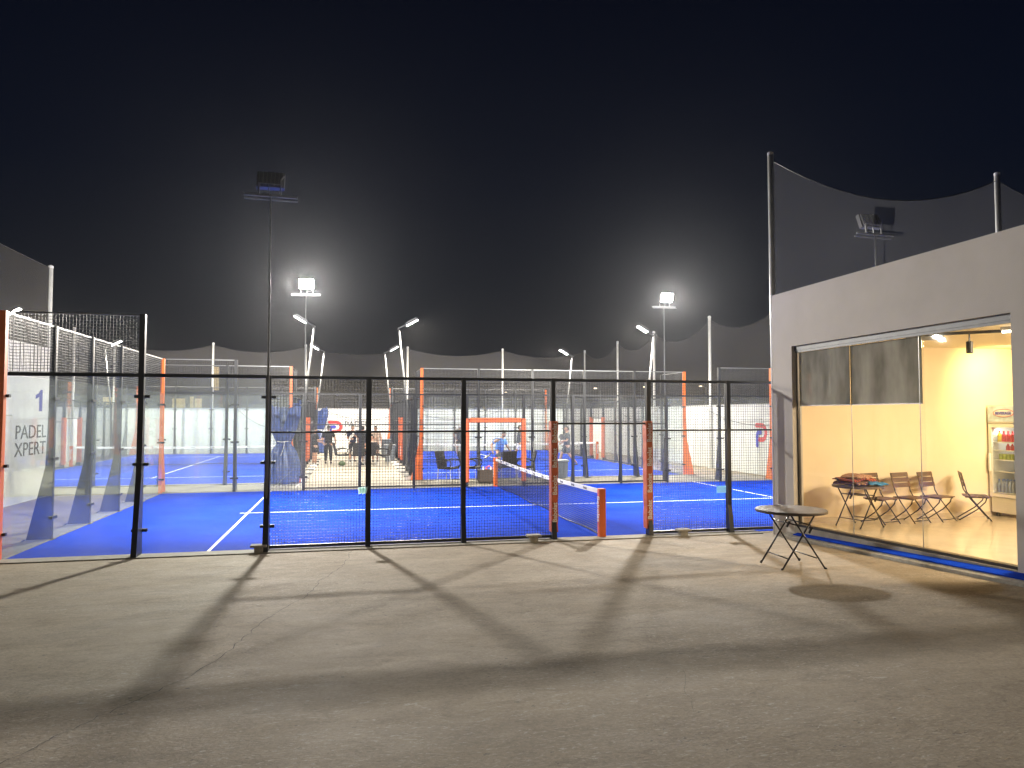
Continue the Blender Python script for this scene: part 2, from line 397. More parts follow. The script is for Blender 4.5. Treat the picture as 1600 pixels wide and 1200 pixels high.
# ================================================================= BOUNDARY WALLS
def wall(label, x0, x1, y0, y1, h):
    cx, cy = (x0+x1)/2, (y0+y1)/2
    r = thing('boundary_wall', label, 'wall', (cx, cy, 0))
    MB().box(x0-cx, x1-cx, y0-cy, y1-cy, -.05, h).build('wall_face', 'wall', r)
    MB().box(x0-cx-.03, x1-cx+.03, y0-cy-.03, y1-cy+.03, h+.0, h+.05).build('coping', 'white', r)
    return r, cx, cy
wb, cx, cy = wall('long white wall closing the far end behind the rear courts', -8.2, 21.1, 33.4, 33.6, 2.70)
def ribbon(pts, w, n=5):      # thick 2D stroke with round ends -> list of quads
    out = []
    P = [Vector((a, b)) for a, b in pts]
    for i in range(len(P)-1):
        d = (P[i+1]-P[i]).normalized(); q = Vector((-d.y, d.x))*w/2
        out.append([P[i]-q, P[i+1]-q, P[i+1]+q, P[i]+q])
    for p in P: out.append([p+Vector((math.cos(2*PI*k/12), math.sin(2*PI*k/12)))*w/2 for k in range(12)])
    return out
def arc(cx_, cy_, r, a0, a1, n=8): return [(cx_+r*math.cos(a0+(a1-a0)*k/n), cy_+r*math.sin(a0+(a1-a0)*k/n)) for k in range(n+1)]
def logo(parent, fn, s=1.0):
    red = [(0, .52)]+[(.30, .52)]+arc(.38, .24, .28, PI/2, -PI/2)+[(.20, -.04)]
    blu = [(.30, .24)]+[(.18, .24)]+arc(.16, .12, .12, PI/2, PI)+[(.04, -.28)]
    for nm, pts, m, off in (('red_stroke', red, 'red', 0), ('blue_stroke', blu, 'blue', .003)):
        b = MB()
        for k, pl in enumerate(ribbon([(a*s, c*s) for a, c in pts], .185*s)):
            b.poly([fn(p.x, p.y, off+.0001*k) for p in pl])
        b.build(nm, m, parent)
logo(wb, lambda u, v, o: (4.16-cx+u, -.112-o, 1.32+v), 1.05)
text('lettering', 'PADEL', .52, 'ink', wb, (5.05-cx, -.105, 1.72), (PI/2, 0, 0), align='LEFT')
text('lettering', 'XPERT', .52, 'ink', wb, (5.05-cx, -.105, 1.18), (PI/2, 0, 0), align='LEFT')

wl, _, _ = wall('white boundary wall along the far left of the left rear court', -8.4, -8.2, 10.5, 33.4, 2.67)
wr, cx, cy = wall('white boundary wall on the right with the red and blue mark', 20.9, 21.1, -6, 33.4, 2.72)
logo(wr, lambda u, v, o: (-.112-o, 12.42-cy-u, 1.40+v), .98)
text('lettering', 'PADEL', .5, 'ink', wr, (-.105, 11.55-cy, 1.75), (PI/2, 0, -PI/2), align='LEFT')
wn, cx, cy = wall('tall white wall on the near left carrying the blue number', -3.3, -3.1, -7.0, 10.3, 4.18)
nb = MB(); nb.poly([(.105, 9.50-cy+u, 2.42+v) for u, v in ((.02, 0), (.24, 0), (.24, .60), (.10, .60), (-.02, .50), (-.22, .44), (-.22, .33), (.02, .40))]).build('number', 'numblue', wn)
text('lettering', 'PADEL', .52, 'ink', wn, (.105, 10.05-cy, 1.84), (PI/2, 0, PI/2), align='RIGHT', font_w=1.3)
text('lettering', 'XPERT', .52, 'ink', wn, (.105, 10.05-cy, 1.38), (PI/2, 0, PI/2), align='RIGHT', font_w=1.3)
MB().box(.105, .50, 6.9-cy, 6.95-cy, 2.28, 2.32).box(.105, .14, 5.5-cy, 6.9-cy, .03, 2.3).build('door_panel', 'white', wn, lab='flat white door leaf set in the wall')
wc, _, _ = wall('white cross wall joining the near left wall to the far left wall', -8.2, -3.3, 10.3, 10.5, 2.67)

# ================================================================= PERIMETER POLES AND NETS
pole_proto = thing('net_pole', '', 'pole')
MB().tube([(0, 0, 0), (0, 0, 6.62)], .062, 12).build('pole_shaft', 'pole', pole_proto, smooth=True)
MB().lathe([(.07, 6.60), (.07, 6.66), (.03, 6.69)], n=12).build('pole_cap', 'white', pole_proto)
MB().box(-.11, .11, -.11, .11, 0, .02).build('base_plate', 'galv', pole_proto)
PL = [((-2.7, 33.32), 'tall white net pole on the rear wall, leftmost along it'),
      ((2.68, 33.32), 'white net pole at the rear wall behind the left floodlight mast'),
      ((8.96, 33.32), 'white net pole at the rear wall just right of the walkway end'),
      ((15.17, 33.32), 'white net pole at the rear wall behind the players'),
      ((20.85, 33.32), 'white net pole in the far right corner of the walls'),
      ((20.82, 27.12), 'white net pole on the right wall, farthest but one'),
      ((20.82, 21.9), 'white net pole on the right wall behind the bright right mast'),
      ((20.82, 15.96), 'white net pole on the right wall, nearest one left of the building'),
      ((20.82, 10.3), 'white net pole on the right wall hidden partly by the building'),
      ((20.82, 4.7), 'white net pole on the right wall behind the building window'),
      ((-3.2, 10.35), 'tall white net pole at the end of the near left wall'),
      ((-8.1, 26.84), 'thin white net pole on the far left wall, seen through the corner mesh'),
      ((-8.1, 33.2), 'thin white net pole in the far left corner'),
      ((-3.2, 4.5), 'white net pole on the near left wall at the photo edge')]
for i, ((x, y), lb) in enumerate(PL):
    if i == 0: pole_proto.location = (x, y, 0); pole_proto['label'] = lb; pole_proto['group'] = 'poles holding up the boundary netting'
    else: dup(pole_proto, (x, y, 0), 0, lb, 'poles holding up the boundary netting')
def net(name_label, pts, ztop, zbot, sag=.55, m='net', name='boundary_net', nseg=14):
    b = MB(); c0 = pts[0]; V = []
    for i in range(len(pts)-1):
        for k in range(nseg+(1 if i == len(pts)-2 else 0)):
            t = k/nseg; x = pts[i][0]*(1-t)+pts[i+1][0]*t; y = pts[i][1]*(1-t)+pts[i+1][1]*t
            L = (Vector(pts[i+1])-Vector(pts[i])).length
            V.append((x, y, ztop-4*sag*min(1, L/5.5)*t*(1-t), math.sin(t*PI)))
    for i in range(len(V)-1):
        a, d = V[i], V[i+1]; dx, dy = d[0]-a[0], d[1]-a[1]; l = math.hypot(dx, dy); nx, ny = -dy/l, dx/l
        for r in range(4):
            f0, f1 = r/4, (r+1)/4; P = []
            for q, f in ((a, f0), (d, f0), (d, f1), (a, f1)):
                z = zbot+(q[2]-zbot)*f; o = .10*q[3]*math.sin(f*PI)
                P.append((q[0]+nx*o-c0[0], q[1]+ny*o-c0[1], z))
            b.poly(P)
    r = thing(name, name_label, 'netting', (c0[0], c0[1], 0))
    b.build('mesh_sheet', m, r, smooth=True)
    MB().tube([(v[0]-c0[0], v[1]-c0[1], v[2]) for v in V], .008, 5).build('top_rope', 'cable', r)
    return r
net('dark grey netting stretched above the rear wall', [(-8.1, 33.3), (-2.7, 33.3), (2.68, 33.3), (8.96, 33.3), (15.17, 33.3), (20.85, 33.3)], 6.55, 2.72, .42)
net('dark grey netting sagging between the poles of the right wall', [(20.86, 33.3), (20.86, 27.12), (20.86, 21.9), (20.86, 15.96), (20.86, 10.3), (20.86, 4.7), (20.86, -.4)], 6.5, 2.74, .62)
net('dark grey netting above the far left wall', [(-8.15, 33.2), (-8.15, 26.84), (-8.15, 20.5), (-8.15, 14.5), (-8.15, 10.5)], 6.5, 2.7, .4)
net('dark grey netting above the near left wall with the number', [(-3.22, 10.35), (-3.22, 4.5), (-3.22, -2)], 6.6, 4.2, -.0)

# ================================================================= COURT FENCES
H = 2.97
D = 5.05/3
def glasspost(b, x, h, flare=.38, w=.09, s=1):
    b.prism([(0, 0), (-.10, 0), (-.10, 0)][:1]+[(-flare, 0), (-.13, 1.35), (-.10, 2.4), (-.10, h), (0, h)], 0, x-w/2, x+w/2)
def meshpanel(b, x0, x1, z0, z1, y=-.05, st=.0505, w=.0055):
    n = max(1, round((x1-x0)/st)); m = max(1, round((z1-z0)/st))
    for i in range(n+1):
        x = x0+(x1-x0)*i/n; b.box(x-w/2, x+w/2, y-w/2, y+w/2, z0, z1)
    for j in range(m+1):
        z = z0+(z1-z0)*j/m; b.box(x0, x1, y+w/2, y+w*1.5, z-w/2, z+w/2)
def clamp(parent, x, zs=(.42, 1.50, 2.62), w=.12):
    for z in zs: MB().box(x-w, x+w, .002, .035, z-.025, z+.025).box(x-w, x+w, -.035, -.002, z-.022, z+.022).build('clamp', 'black', parent)

def base(parent, x, yo, w=.15, kind='black'):
    MB().box(x-w, x+w, -yo-.05, .04, .0, .014).box(x+w*.55, x+w*.75, -yo-.03, -yo, .014, .035).box(x-w*.75, x-w*.55, -yo-.03, -yo, .014, .035).build('base_plate', kind, parent)

def side_fence():
    r = thing('side_fence', '', 'court fence')
    xs = [0, 2, 4, 4+D, 4+2*D, 9.05, 10.95, 16-2*D, 16-D, 16, 18, 20]
    for i, x in enumerate(xs):
        corner = x in (0, 20); tall = x in (2, 18)
        b = MB(); xx = x-.045 if x == 0 else x+.045 if x == 20 else x
        if corner: glasspost(b, xx, 3.98, .42, .10); m = 'orange'
        elif tall: glasspost(b, xx, 3.98, .34, .085); m = 'black'
        elif x in (4, 16): glasspost(b, xx, H+.02, .30, .09); m = 'black'
        else:
            b.prism([(0, 0), (-.19, 0), (-.10, .55), (-.10, H+.02), (0, H+.02)], 0, x-.042, x+.042); m = 'black'
        p = b.build('post', m, r)
        base(p, xx, .40 if corner else .30, .13)
        if x in (2, 4, 16, 18): clamp(p, xx)
        if corner: clamp(p, xx, w=.10)
    for a, b_ in ((0, 2), (2, 4), (16, 18), (18, 20)):
        MB().box(a+.012, b_-.012, -.006, .006, .03, H-.04).build('glass_pane', 'glass', r)
        MB().box(a+.045, b_-.045, -.09, -.03, H-.03, H+.03).build('rail', 'black', r)
    for a, b_ in ((0, 2), (18, 20)):
        b = MB(); meshpanel(b, a+.05, b_-.05, H+.04, 3.96, st=.10 if 0 else .0505)
        b.build('mesh_panel', 'wire', r)
        MB().box(a+.04, b_-.04, -.062, -.038, 3.957, 3.98).build('rail', 'alu', r)
    for i in (2, 3, 4, 6, 7, 8):
        a, b_ = xs[i]+.045, xs[i+1]-.045
        b = MB(); meshpanel(b, a, b_, .09, H-.03); b.build('mesh_panel', 'wire', r)
        MB().box(a-.003, b_+.003, -.075, -.025, .05, .10).build('rail', 'black', r)
        MB().box(a-.003, b_+.003, -.07, -.035, 2.0, 2.035).build('rail', 'black', r)
        MB().box(a-.003, b_+.003, -.075, -.025, H-.03, H+.02).build('rail', 'black', r)
    a, b_ = 9.05+.045, 10.95-.045
    b = MB(); meshpanel(b, a, b_, 2.19, H-.03); b.build('mesh_panel', 'wire', r)
    MB().box(a-.003, b_+.003, -.08, -.02, 2.135, 2.17).build('gate_header', 'black', r)
    MB().box(a-.003, b_+.003, -.075, -.025, H-.03, H+.02).build('rail', 'black', r)
    return r
def pads(f, header=False, word=True, z0=.16, side=-1):
    # soft covers on the two gate posts (and on the header), on the outer face and round the opening edge
    for x, s in ((9.05, 1), (10.95, -1)):
        b = MB(); n = 15; zs = [z0+(2.20-z0)*k/n for k in range(n+1)]
        for k in range(n):
            o0 = .006*math.sin(k*2.1+x); o1 = .006*math.sin((k+1)*2.1+x)
            i0, i1 = x+s*(.046+.028+o0), x+s*(.046+.028+o1); e0, e1 = x-s*.052, x-s*.052
            lo, hi = (-.135, .035)
            pts = [(min(e0, i0), lo-o0, zs[k]), (max(e0, i0), lo-o0, zs[k]), (max(e0, i0), hi, zs[k]), (min(e0, i0), hi, zs[k]),
                   (min(e1, i1), lo-o1, zs[k+1]), (max(e1, i1), lo-o1, zs[k+1]), (max(e1, i1), hi, zs[k+1]), (min(e1, i1), hi, zs[k+1])]
            b.quadbox(pts)
        p = b.build('post_padding', 'pad', f, bevel=0)
        if word:
            for zt in (.52, 1.02, 1.52, 1.98):
                text('lettering', 'Babolat', .12, 'whitetext', p, (x+s*.012, -.147, zt), (PI/2, -PI/2, 0), ext=.002, bold=.002)
    if header:
        MB().box(9.14, 10.86, -.12, .03, 2.06, 2.22).build('header_padding', 'pad', f, bevel=.03)

def end_fence():
    r = thing('end_fence', '', 'court fence')
    for x in (2, 4, 6, 8):
        b = MB(); glasspost(b, x, 3.98, .42, .085); p = b.build('post', 'black', r)
        base(p, x, .42, .12); clamp(p, x)
    for i in range(5):
        a, b_ = 2*i, 2*i+2
        MB().box(a+.012, b_-.012, -.006, .006, .03, H-.01).build('glass_pane', 'glass', r)
        b = MB(); meshpanel(b, a+(.05), b_-.05, H+.01, 3.95); b.build('mesh_panel', 'wire', r)
    MB().box(.01, 9.99, -.062, -.038, 3.955, 3.98).build('rail', 'alu', r)
    return r
SF = side_fence(); EF = end_fence(); first = [True, True]
def place(proto, k, lab, ox, oy, rz):
    if first[k]: first[k] = False; proto.location = (ox, oy, 0); proto.rotation_euler = (0, 0, rz); proto['label'] = lab; proto['group'] = GR[k]; return proto
    return PENDING.append((proto, (ox, oy, 0), rz, lab, GR[k]))
GR = ['long side fences of the courts', 'glass end walls of the courts']; PENDING = []
def court(ox, oy, rz, labs):
    T = Matrix.Translation((ox, oy, 0)) @ Matrix.Rotation(rz, 4, 'Z')
    res = []
    for proto, lx, ly, lr, k, lab in ((SF, 0, 0, 0, 0, labs[0]), (SF, 20, 10, PI, 0, labs[1]), (EF, 0, 10, -PI/2, 1, labs[2]), (EF, 20, 0, PI/2, 1, labs[3])):
        p = T @ Vector((lx, ly, 0)); res.append(dup(proto, (p.x, p.y, 0), rz+lr, lab, GR[k]))
    return res
c1 = court(0, 0, 0, ('black mesh and glass fence along the near side of the front court', 'mesh and glass fence along the far side of the front court',
                     'glass end wall on the left of the front court beside the numbered wall', 'glass end wall on the right of the front court behind the building'))
c2 = court(3.35, 12.7, PI/2, ('side fence of the left rear court along the walkway', 'side fence of the left rear court by the far left wall',
                     'near glass end wall of the left rear court', 'far glass end wall of the left rear court'))
c3 = court(17.9, 12.7, PI/2, ('side fence of the right rear court by the right wall', 'side fence of the right rear court along the walkway',
                     'near glass end wall of the right rear court, in front of the players', 'far glass end wall of the right rear court, behind the players'))
def kill(o):
    for k in CH.get(o.name, []): kill(k)
    bpy.data.objects.remove(o)
kill(SF); kill(EF)
pads(c1[0]); pads(c1[1], header=True, word=False)
for f in (c2[0], c2[1], c3[0], c3[1]): pads(f, header=False, word=False)
# a folded paper tag and a blue notice tied to the near fence
n_ = MB()
for k in range(6):
    a = k*.022; n_.poly([(5.52+a*1.0, -.105-.01*(k % 2), .93+.01*(k % 3)), (5.55+a, -.115+.01*(k % 2), .95), (5.57+a, -.12, 1.06+.012*(k % 2)), (5.51+a, -.11, 1.05-.02*(k % 3))])
tag(n_.build('paper_tag', 'green'), 'crumpled mint green paper tag caught on a near fence post', 'paper')
b = MB(); b.box(12.36, 12.56, -.085, -.078, .79, .93); tag(b.build('notice_sheet', 'sky'), 'small pale blue sheet fixed to the near fence mesh', 'notice')

# little concrete blocks under / beside the fences
def blk(x, y, z, lab, s=1.0):
    b = MB(); b.box(-.13*s, .13*s, -.09*s, .09*s, .09*s, .125*s).box(-.07*s, .07*s, -.06*s, .06*s, 0, .09*s)
    o = b.build('concrete_block', 'block', bevel=.004); o.location = (x, y, z); return tag(o, lab, 'block', 'concrete blocks by the fences')
blk(3.90, -.25, .03, 'pale concrete block at the foot of the tall mast post by the near fence')
blk(8.62, -.28, .03, 'small concrete block on the kerb left of the gate in the near fence')
blk(11.55, -.28, .03, 'small concrete block on the kerb right of the gate in the near fence')
for i in range(7):
    for x, nm in ((7.42, 'right'), (3.85, 'left')):
        o = MB().box(-.13, .13, -.13, .13, 0, .10).build('post_footing', 'white'); y = 12.9+1.69*i+(.35 if i > 1 else 0); o.location = (x, y, .03)
        tag(o, '%s pale footing block on the %s side of the walkway' % (['nearest', 'second nearest', 'third nearest', 'middle', 'third farthest', 'second farthest', 'farthest'][i], nm), 'block', 'footing blocks along the walkway')
        b = MB().box(-.16, .16, -.06, .06, .102, .135); b.build('anchor_clip', 'black', o)

# ================================================================= NETS OF THE COURTS
def court_net():
    r = thing('court_net', '', 'net')
    for s, y in ((1, .02), (-1, 9.98)):
        yy = y-.075 if s == 1 else y+.075
        p = MB().box(-.065, .065, yy-.06, yy+.06, .012, .93).build('net_post', 'orange', r, bevel=.008)
        MB().box(-.10, .16, yy-.09, yy+.09, 0, .012).build('foot_plate', 'orange', p)
        text('lettering', 'Babolat', .16, 'whitetext', p, (-.068, yy, .55), (PI/2, PI/2, -PI/2), ext=.002, bold=.002)
    def zt(y): return .91-.055*math.sin(PI*y/10)
    n = 200; b = MB(); w = .0052
    for i in range(n+1):
        y = .02+9.96*i/n; sg = .03+.10*abs(math.sin(PI*(y/10)))**.3*0
        b.box(-w/2, w/2, y-w/2, y+w/2, .05, zt(y)-.03)
    for j in range(18):
        for k in range(20):
            ya, yb = .02+9.96*k/20, .02+9.96*(k+1)/20; fa = (j+1)/19
            za = .05+(zt(ya)-.08)*fa; zb = .05+(zt(yb)-.08)*fa
            b.bar((0, ya, za), (0, yb, zb), w)
    b.build('mesh_sheet', 'wire', r)
    b = MB()
    for k in range(40):
        ya, yb = .02+9.96*k/40, .02+9.96*(k+1)/40; za, zb = zt(ya), zt(yb)
        b.quadbox([(-.008, ya, za-.085), (.008, ya, za-.085), (.008, yb, zb-.085), (-.008, yb, zb-.085), (-.008, ya, za), (.008, ya, za), (.008, yb, zb), (-.008, yb, zb)])
    bd = b.build('top_band', 'white', r)
    for k in range(11):
        y = .9+.82*k; text('lettering', 'Babolat', .075, 'ink', bd, (-.0095, y, zt(y)-.043), (PI/2, 0, -PI/2), ext=.001, bold=.001)
    b = MB()
    for k in range(20): b.bar((0, .02+9.96*k/20, .05+.02*math.sin(k)), (0, .02+9.96*(k+1)/20, .05+.02*math.sin(k+1)), .02)
    b.build('bottom_rope', 'black', r)
    return r
cn = court_net(); cn.location = (10, 0, 0); cn['label'] = 'tennis style net between two orange posts on the front court'; cn['group'] = 'court nets'
dup(cn, (3.35, 22.7, 0), PI/2, 'net across the left rear court', 'court nets')
dup(cn, (17.9, 22.7, 0), PI/2, 'net across the right rear court behind the player in blue', 'court nets')

# ================================================================= FLOODLIGHT MASTS
def mast(kind):
    # local: fence line on y=0, court towards +y, pole stands just outside
    r = thing('floodlight_mast', '', 'floodlight')
    if kind == 'tall':
        MB().tube([(0, -.16, 0), (0, -.165, 3.7), (0, -.17, 6.05)], [.028, .020, .014], 10).build('pole_shaft', 'mastg', r, smooth=True)
        MB().box(-.12, .12, -.26, -.06, 0, .015).build('base_plate', 'galv', r)
        MB().bar((-.44, -.17, 6.08), (.44, -.17, 6.065), .035).bar((-.44, -.10, 6.03), (.44, -.10, 6.015), .02).build('crossbar', 'alu', r)
        b = MB(); b.bar((-.20, -.16, 6.09), (-.20, -.14, 6.30), .03); b.bar((.16, -.16, 6.09), (.16, -.14, 6.36), .022); b.bar((.16, -.14, 6.36), (.20, -.05, 6.46), .02)
        b.bar((-.20, -.14, 6.295), (.16, -.14, 6.285), .016); b.bar((-.02, -.16, 6.08), (-.05, -.14, 6.29), .014)
        b.build('yoke', 'alu', r)
        d = Vector((0, .93, -.37)).normalized(); c = Vector((-.02, .04, 6.36)); w, h = .46, .32
    else:
        MB().tube([(0, -.20, 0), (0, -.22, 1.8), (0, -.25, 2.6), (0, -.60, 5.80)], [.065, .06, .052, .036], 10).build('pole_shaft', 'mastg', r, smooth=True)
        MB().box(-.15, .15, -.36, -.10, .0, .02).build('base_plate', 'galv', r)
        MB().bar((-.22, -.62, 5.84), (.22, -.62, 5.86), .04).build('crossbar', 'mastg', r)
        MB().bar((-.14, -.62, 5.86), (-.14, -.22, 6.06), .03).bar((.14, -.62, 5.86), (.14, -.22, 6.06), .03).build('yoke', 'mastg', r)
        d = Vector((0, .50, -.87)).normalized(); c = Vector((0, -.06, 6.10)); w, h = .30, .54
    u = Vector((1, 0, 0)); v = d.cross(u).normalized()
    def P(a, b_, e): return c+u*a+v*b_+d*e
    hd = MB().quadbox([P(-w/2, -h/2, -.09), P(w/2, -h/2, -.09), P(w/2, h/2, -.09), P(-w/2, h/2, -.09), P(-w/2, -h/2, 0), P(w/2, -h/2, 0), P(w/2, h/2, 0), P(-w/2, h/2, 0)])
    for k in range(7):
        t = -w/2+w*(k+.5)/7; hd.quadbox([P(t-.008, -h*.42, -.13), P(t+.008, -h*.42, -.13), P(t+.008, h*.42, -.13), P(t-.008, h*.42, -.13), P(t-.008, -h*.42, -.091), P(t+.008, -h*.42, -.091), P(t+.008, h*.42, -.091), P(t-.008, h*.42, -.091)])
    hd = hd.build('lamp_head', 'lamp', r)
    q = .92; MB().poly([P(-w/2*q, -h/2*q, .004), P(w/2*q, -h/2*q, .004), P(w/2*q, h/2*q, .004), P(-w/2*q, h/2*q, .004)]).build('led_panel', 'led', hd)
    area('floodlight', r, P(0, 0, .03), d, LAMP_W if kind == 'tall' else FAR_W, w, h, LCOL if kind == 'tall' else (1, .90, .74), spread=130 if kind == 'tall' else 180)
    return r
mt = mast('tall'); ml = mast('lean')
def setm(o, x, y, rz, lab): o.location = (x, y, 0); o.rotation_euler = (0, 0, rz); o['label'] = lab; o['group'] = G
G = 'slim masts of the front court'
setm(mt, 4, 0, 0, 'slim mast rising from the near fence, its lamp turned away')
dup(mt, (16, 0, 0), 0, 'slim mast standing behind the building with its lamp above the roof', G)
dup(mt, (16, 10, 0), PI, 'bright floodlight mast on the far side of the front court, right one', G)
dup(mt, (4, 10, 0), PI, 'bright floodlight mast on the far side of the front court, left one', G)
G = 'leaning masts of the rear courts'
LM = [(3.35, 16.7, PI/2, 'nearer leaning mast on the left edge of the walkway'), (3.35, 28.7, PI/2, 'farther leaning mast on the left edge of the walkway'),
      (7.9, 16.7, -PI/2, 'nearer leaning mast on the right edge of the walkway'), (7.9, 28.7, -PI/2, 'farther leaning mast on the right edge of the walkway'),
      (17.9, 16.7, PI/2, 'nearer leaning mast between the right rear court and the right wall'), (17.9, 28.7, PI/2, 'farther leaning mast between the right rear court and the right wall'),
      (-6.65, 16.7, -PI/2, 'nearer leaning mast at the far left, its lamp at the photo edge'), (-6.65, 28.7, -PI/2, 'farther leaning mast at the far left, lamp above the corner mesh')]
for i, (x, y, rz, lb) in enumerate(LM):
    if i == 0: setm(ml, x, y, rz, lb)
    else: dup(ml, (x, y, 0), rz, lb, G)

# ================================================================= CABLES
def cable(pts, lab, sag=.5, r=.012):
    b = MB(); P = []
    for i in range(len(pts)-1):
        for k in range(13):
            t = k/12; a, c = Vector(pts[i]), Vector(pts[i+1]); p = a*(1-t)+c*t; p.z -= 4*sag*t*(1-t); P.append(p)
    P = [p for i, p in enumerate(P) if i == 0 or (p-P[i-1]).length > 1e-4]
    b.tube(P, r, 5); return tag(b.build('hanging_cable', 'cable'), lab, 'cable')
cable([(-1.2, 33.28, 2.60), (2.9, 33.28, 2.45)], 'black cable drooping across the rear wall left of the walkway', 1.0)
cable([(3.9, 33.27, 2.60), (8.3, 33.27, 2.35)], 'black cable sagging over the red and blue mark on the rear wall', .45)
cable([(9.0, 33.28, 2.62), (15, 33.28, 2.60)], 'black cable sagging on the rear wall behind the players', .55)
cable([(20.8, 16.2, 2.55), (20.8, 8.0, 2.50)], 'black cable sagging along the right wall above the mark', .62)
cable([(20.8, 27.0, 2.6), (20.8, 21.5, 2.6)], 'black cable drooping on the right wall near its far end', .55)

# ================================================================= BUILDING
FX = 13.30
def fl(y): return .28+.03*(-y-.8)
B = thing('building', 'grey rendered building with a lit glass front on the right', 'building', (FX, -.58, 0))
def bl(b, name, m, parent=B, **k):
    b.v = [(x-FX, y+.58, z) for x, y, z in b.v]; return b.build(name, m, parent, **k)
RZ = 4.62
b = MB()
b.box(FX, FX+.2, -1.20, -.58, -.05, RZ)                    # left pier
b.box(FX, FX+.2, -5.72, -1.20, 3.58, RZ)                   # header
b.box(FX, FX+.2, -12.5, -5.72, -.05, RZ)                   # right pier
bl(b, 'wall', 'stucco')
bl(MB().box(FX+.2, 21, -.68, -.58, -.05, RZ), 'wall', 'stucco')
bl(MB().box(FX+.2, 21, -.78, -.685, -.05, RZ-.3), 'wall', 'room', lab='cream inner wall of the lit room')
bl(MB().box(19.8, 21, -12.5, -.78, -.05, RZ-.3), 'wall', 'room', lab='cream side wall of the lit room')
bl(MB().box(FX+.2, 19.8, -12.5, -9.0, -.05, RZ-.3), 'wall', 'room', lab='cream end wall of the lit room')
bl(MB().box(FX+.2, 19.8, -9.0, -.78, 3.67, 3.75), 'ceiling', 'ceil')
bl(MB().box(FX+.2, 21, -12.5, -.68, RZ-.28, RZ-.1), 'roof', 'stucco')
b = MB(); y0, y1 = -9.0, -.78
b.quadbox([(FX+.2, y0, .1), (19.8, y0, .1), (19.8, y1, .1), (FX+.2, y1, .1), (FX+.2, y0, fl(y0)), (19.8, y0, fl(y0)), (19.8, y1, fl(y1)), (FX+.2, y1, fl(y1))])
bl(b, 'floor', 'tile')
b = MB(); b.quadbox([(FX, -5.72, -.05), (FX+.2, -5.72, -.05), (FX+.2, -1.2, -.05), (FX, -1.2, -.05), (FX, -5.72, fl(-5.72)-.01), (FX+.2, -5.72, fl(-5.72)-.01), (FX+.2, -1.2, fl(-1.2)-.01), (FX, -1.2, fl(-1.2)-.01)])
bl(b, 'threshold', 'kerb')
w_ = bl(MB().box(FX+.06, FX+.16, -5.718, -1.202, 3.50, 3.578).box(FX+.07, FX+.10, -5.718, -1.202, 3.46, 3.499), 'window_track', 'mastg')
def sl(z0off, y): return fl(y)+z0off
wf = bl(MB().quadbox([(FX+.05, -5.718, fl(-5.718)-.008), (FX+.17, -5.718, fl(-5.718)-.008), (FX+.17, -1.202, fl(-1.2)-.008), (FX+.05, -1.202, fl(-1.2)-.008), (FX+.05, -5.718, fl(-5.718)+.03), (FX+.17, -5.718, fl(-5.718)+.03), (FX+.17, -1.202, fl(-1.2)+.03), (FX+.05, -1.202, fl(-1.2)+.03)]), 'bottom_track', 'blackt')
bl(MB().box(FX+.09, FX+.15, -1.225, -1.202, fl(-1.2)+.03, 3.50), 'side_frame', 'blackt')
for a, c, xo in ((-1.26, -2.66, .115), (-2.62, -4.18, .135), (-4.12, -5.716, .105)):
    p = bl(MB().box(FX+xo, FX+xo+.008, c, a, fl(a)+.06, 3.46), 'window_pane', 'clearglass')
    q = MB().box(FX+xo-.001, FX+xo+.009, a-.007, a+.001, fl(a)+.03, 3.47); q.v = [(x-FX, y+.58, z) for x, y, z in q.v]; q.build('glass_edge', 'alu', p)
    if c > -4.5:
        q = MB().box(FX+xo-.006, FX+xo-.001, c+.03, a-.008, 2.49, 3.458); q.v = [(x-FX, y+.58, z) for x, y, z in q.v]; q.build('reflection_sheet', 'reflgrey', p, lab='added grey sheet standing in for reflections in the upper pane')  # added grey sheet imitates reflections on the upper glass
        q = MB().box(FX+xo-.008, FX+xo+.002, c+.03, a-.008, 2.475, 2.489); q.v = [(x-FX, y+.58, z) for x, y, z in q.v]; q.build('reflection_edge', 'alu', p)  # lower edge of the added reflection sheet
# skirting
bl(MB().box(FX+.2, 19.8, -.795, -.781, .27, .36), 'skirting', 'tile')
# low concrete step and blue turf strip along the glass front
b = MB(); k = [(-12.4), (-.75)]
b.quadbox([(12.93, -12.4, gz(-12.4)-.05), (FX-.001, -12.4, gz(-12.4)-.05), (FX-.001, -1.0, 0), (13.15, -1.0, 0),
           (12.93, -12.4, gz(-12.4)+.03), (FX-.001, -12.4, gz(-12.4)+.10), (FX-.001, -1.0, gz(-1)+.10), (13.15, -1.0, gz(-1)+.05)])
tag(b.build('kerb', 'block'), kind='structure')
b = MB(); b.quadbox([(13.02, -12.3, gz(-12.3)+.052), (FX-.003, -12.3, gz(-12.3)+.104), (FX-.003, -1.3, gz(-1.3)+.106), (13.20, -1.3, gz(-1.3)+.082),
           (13.02, -12.3, gz(-12.3)+.066), (FX-.003, -12.3, gz(-12.3)+.118), (FX-.003, -1.3, gz(-1.3)+.120), (13.20, -1.3, gz(-1.3)+.096)])
tag(b.build('turf_mat', 'turf'), 'narrow strip of blue turf laid along the foot of the glass front', 'mat')

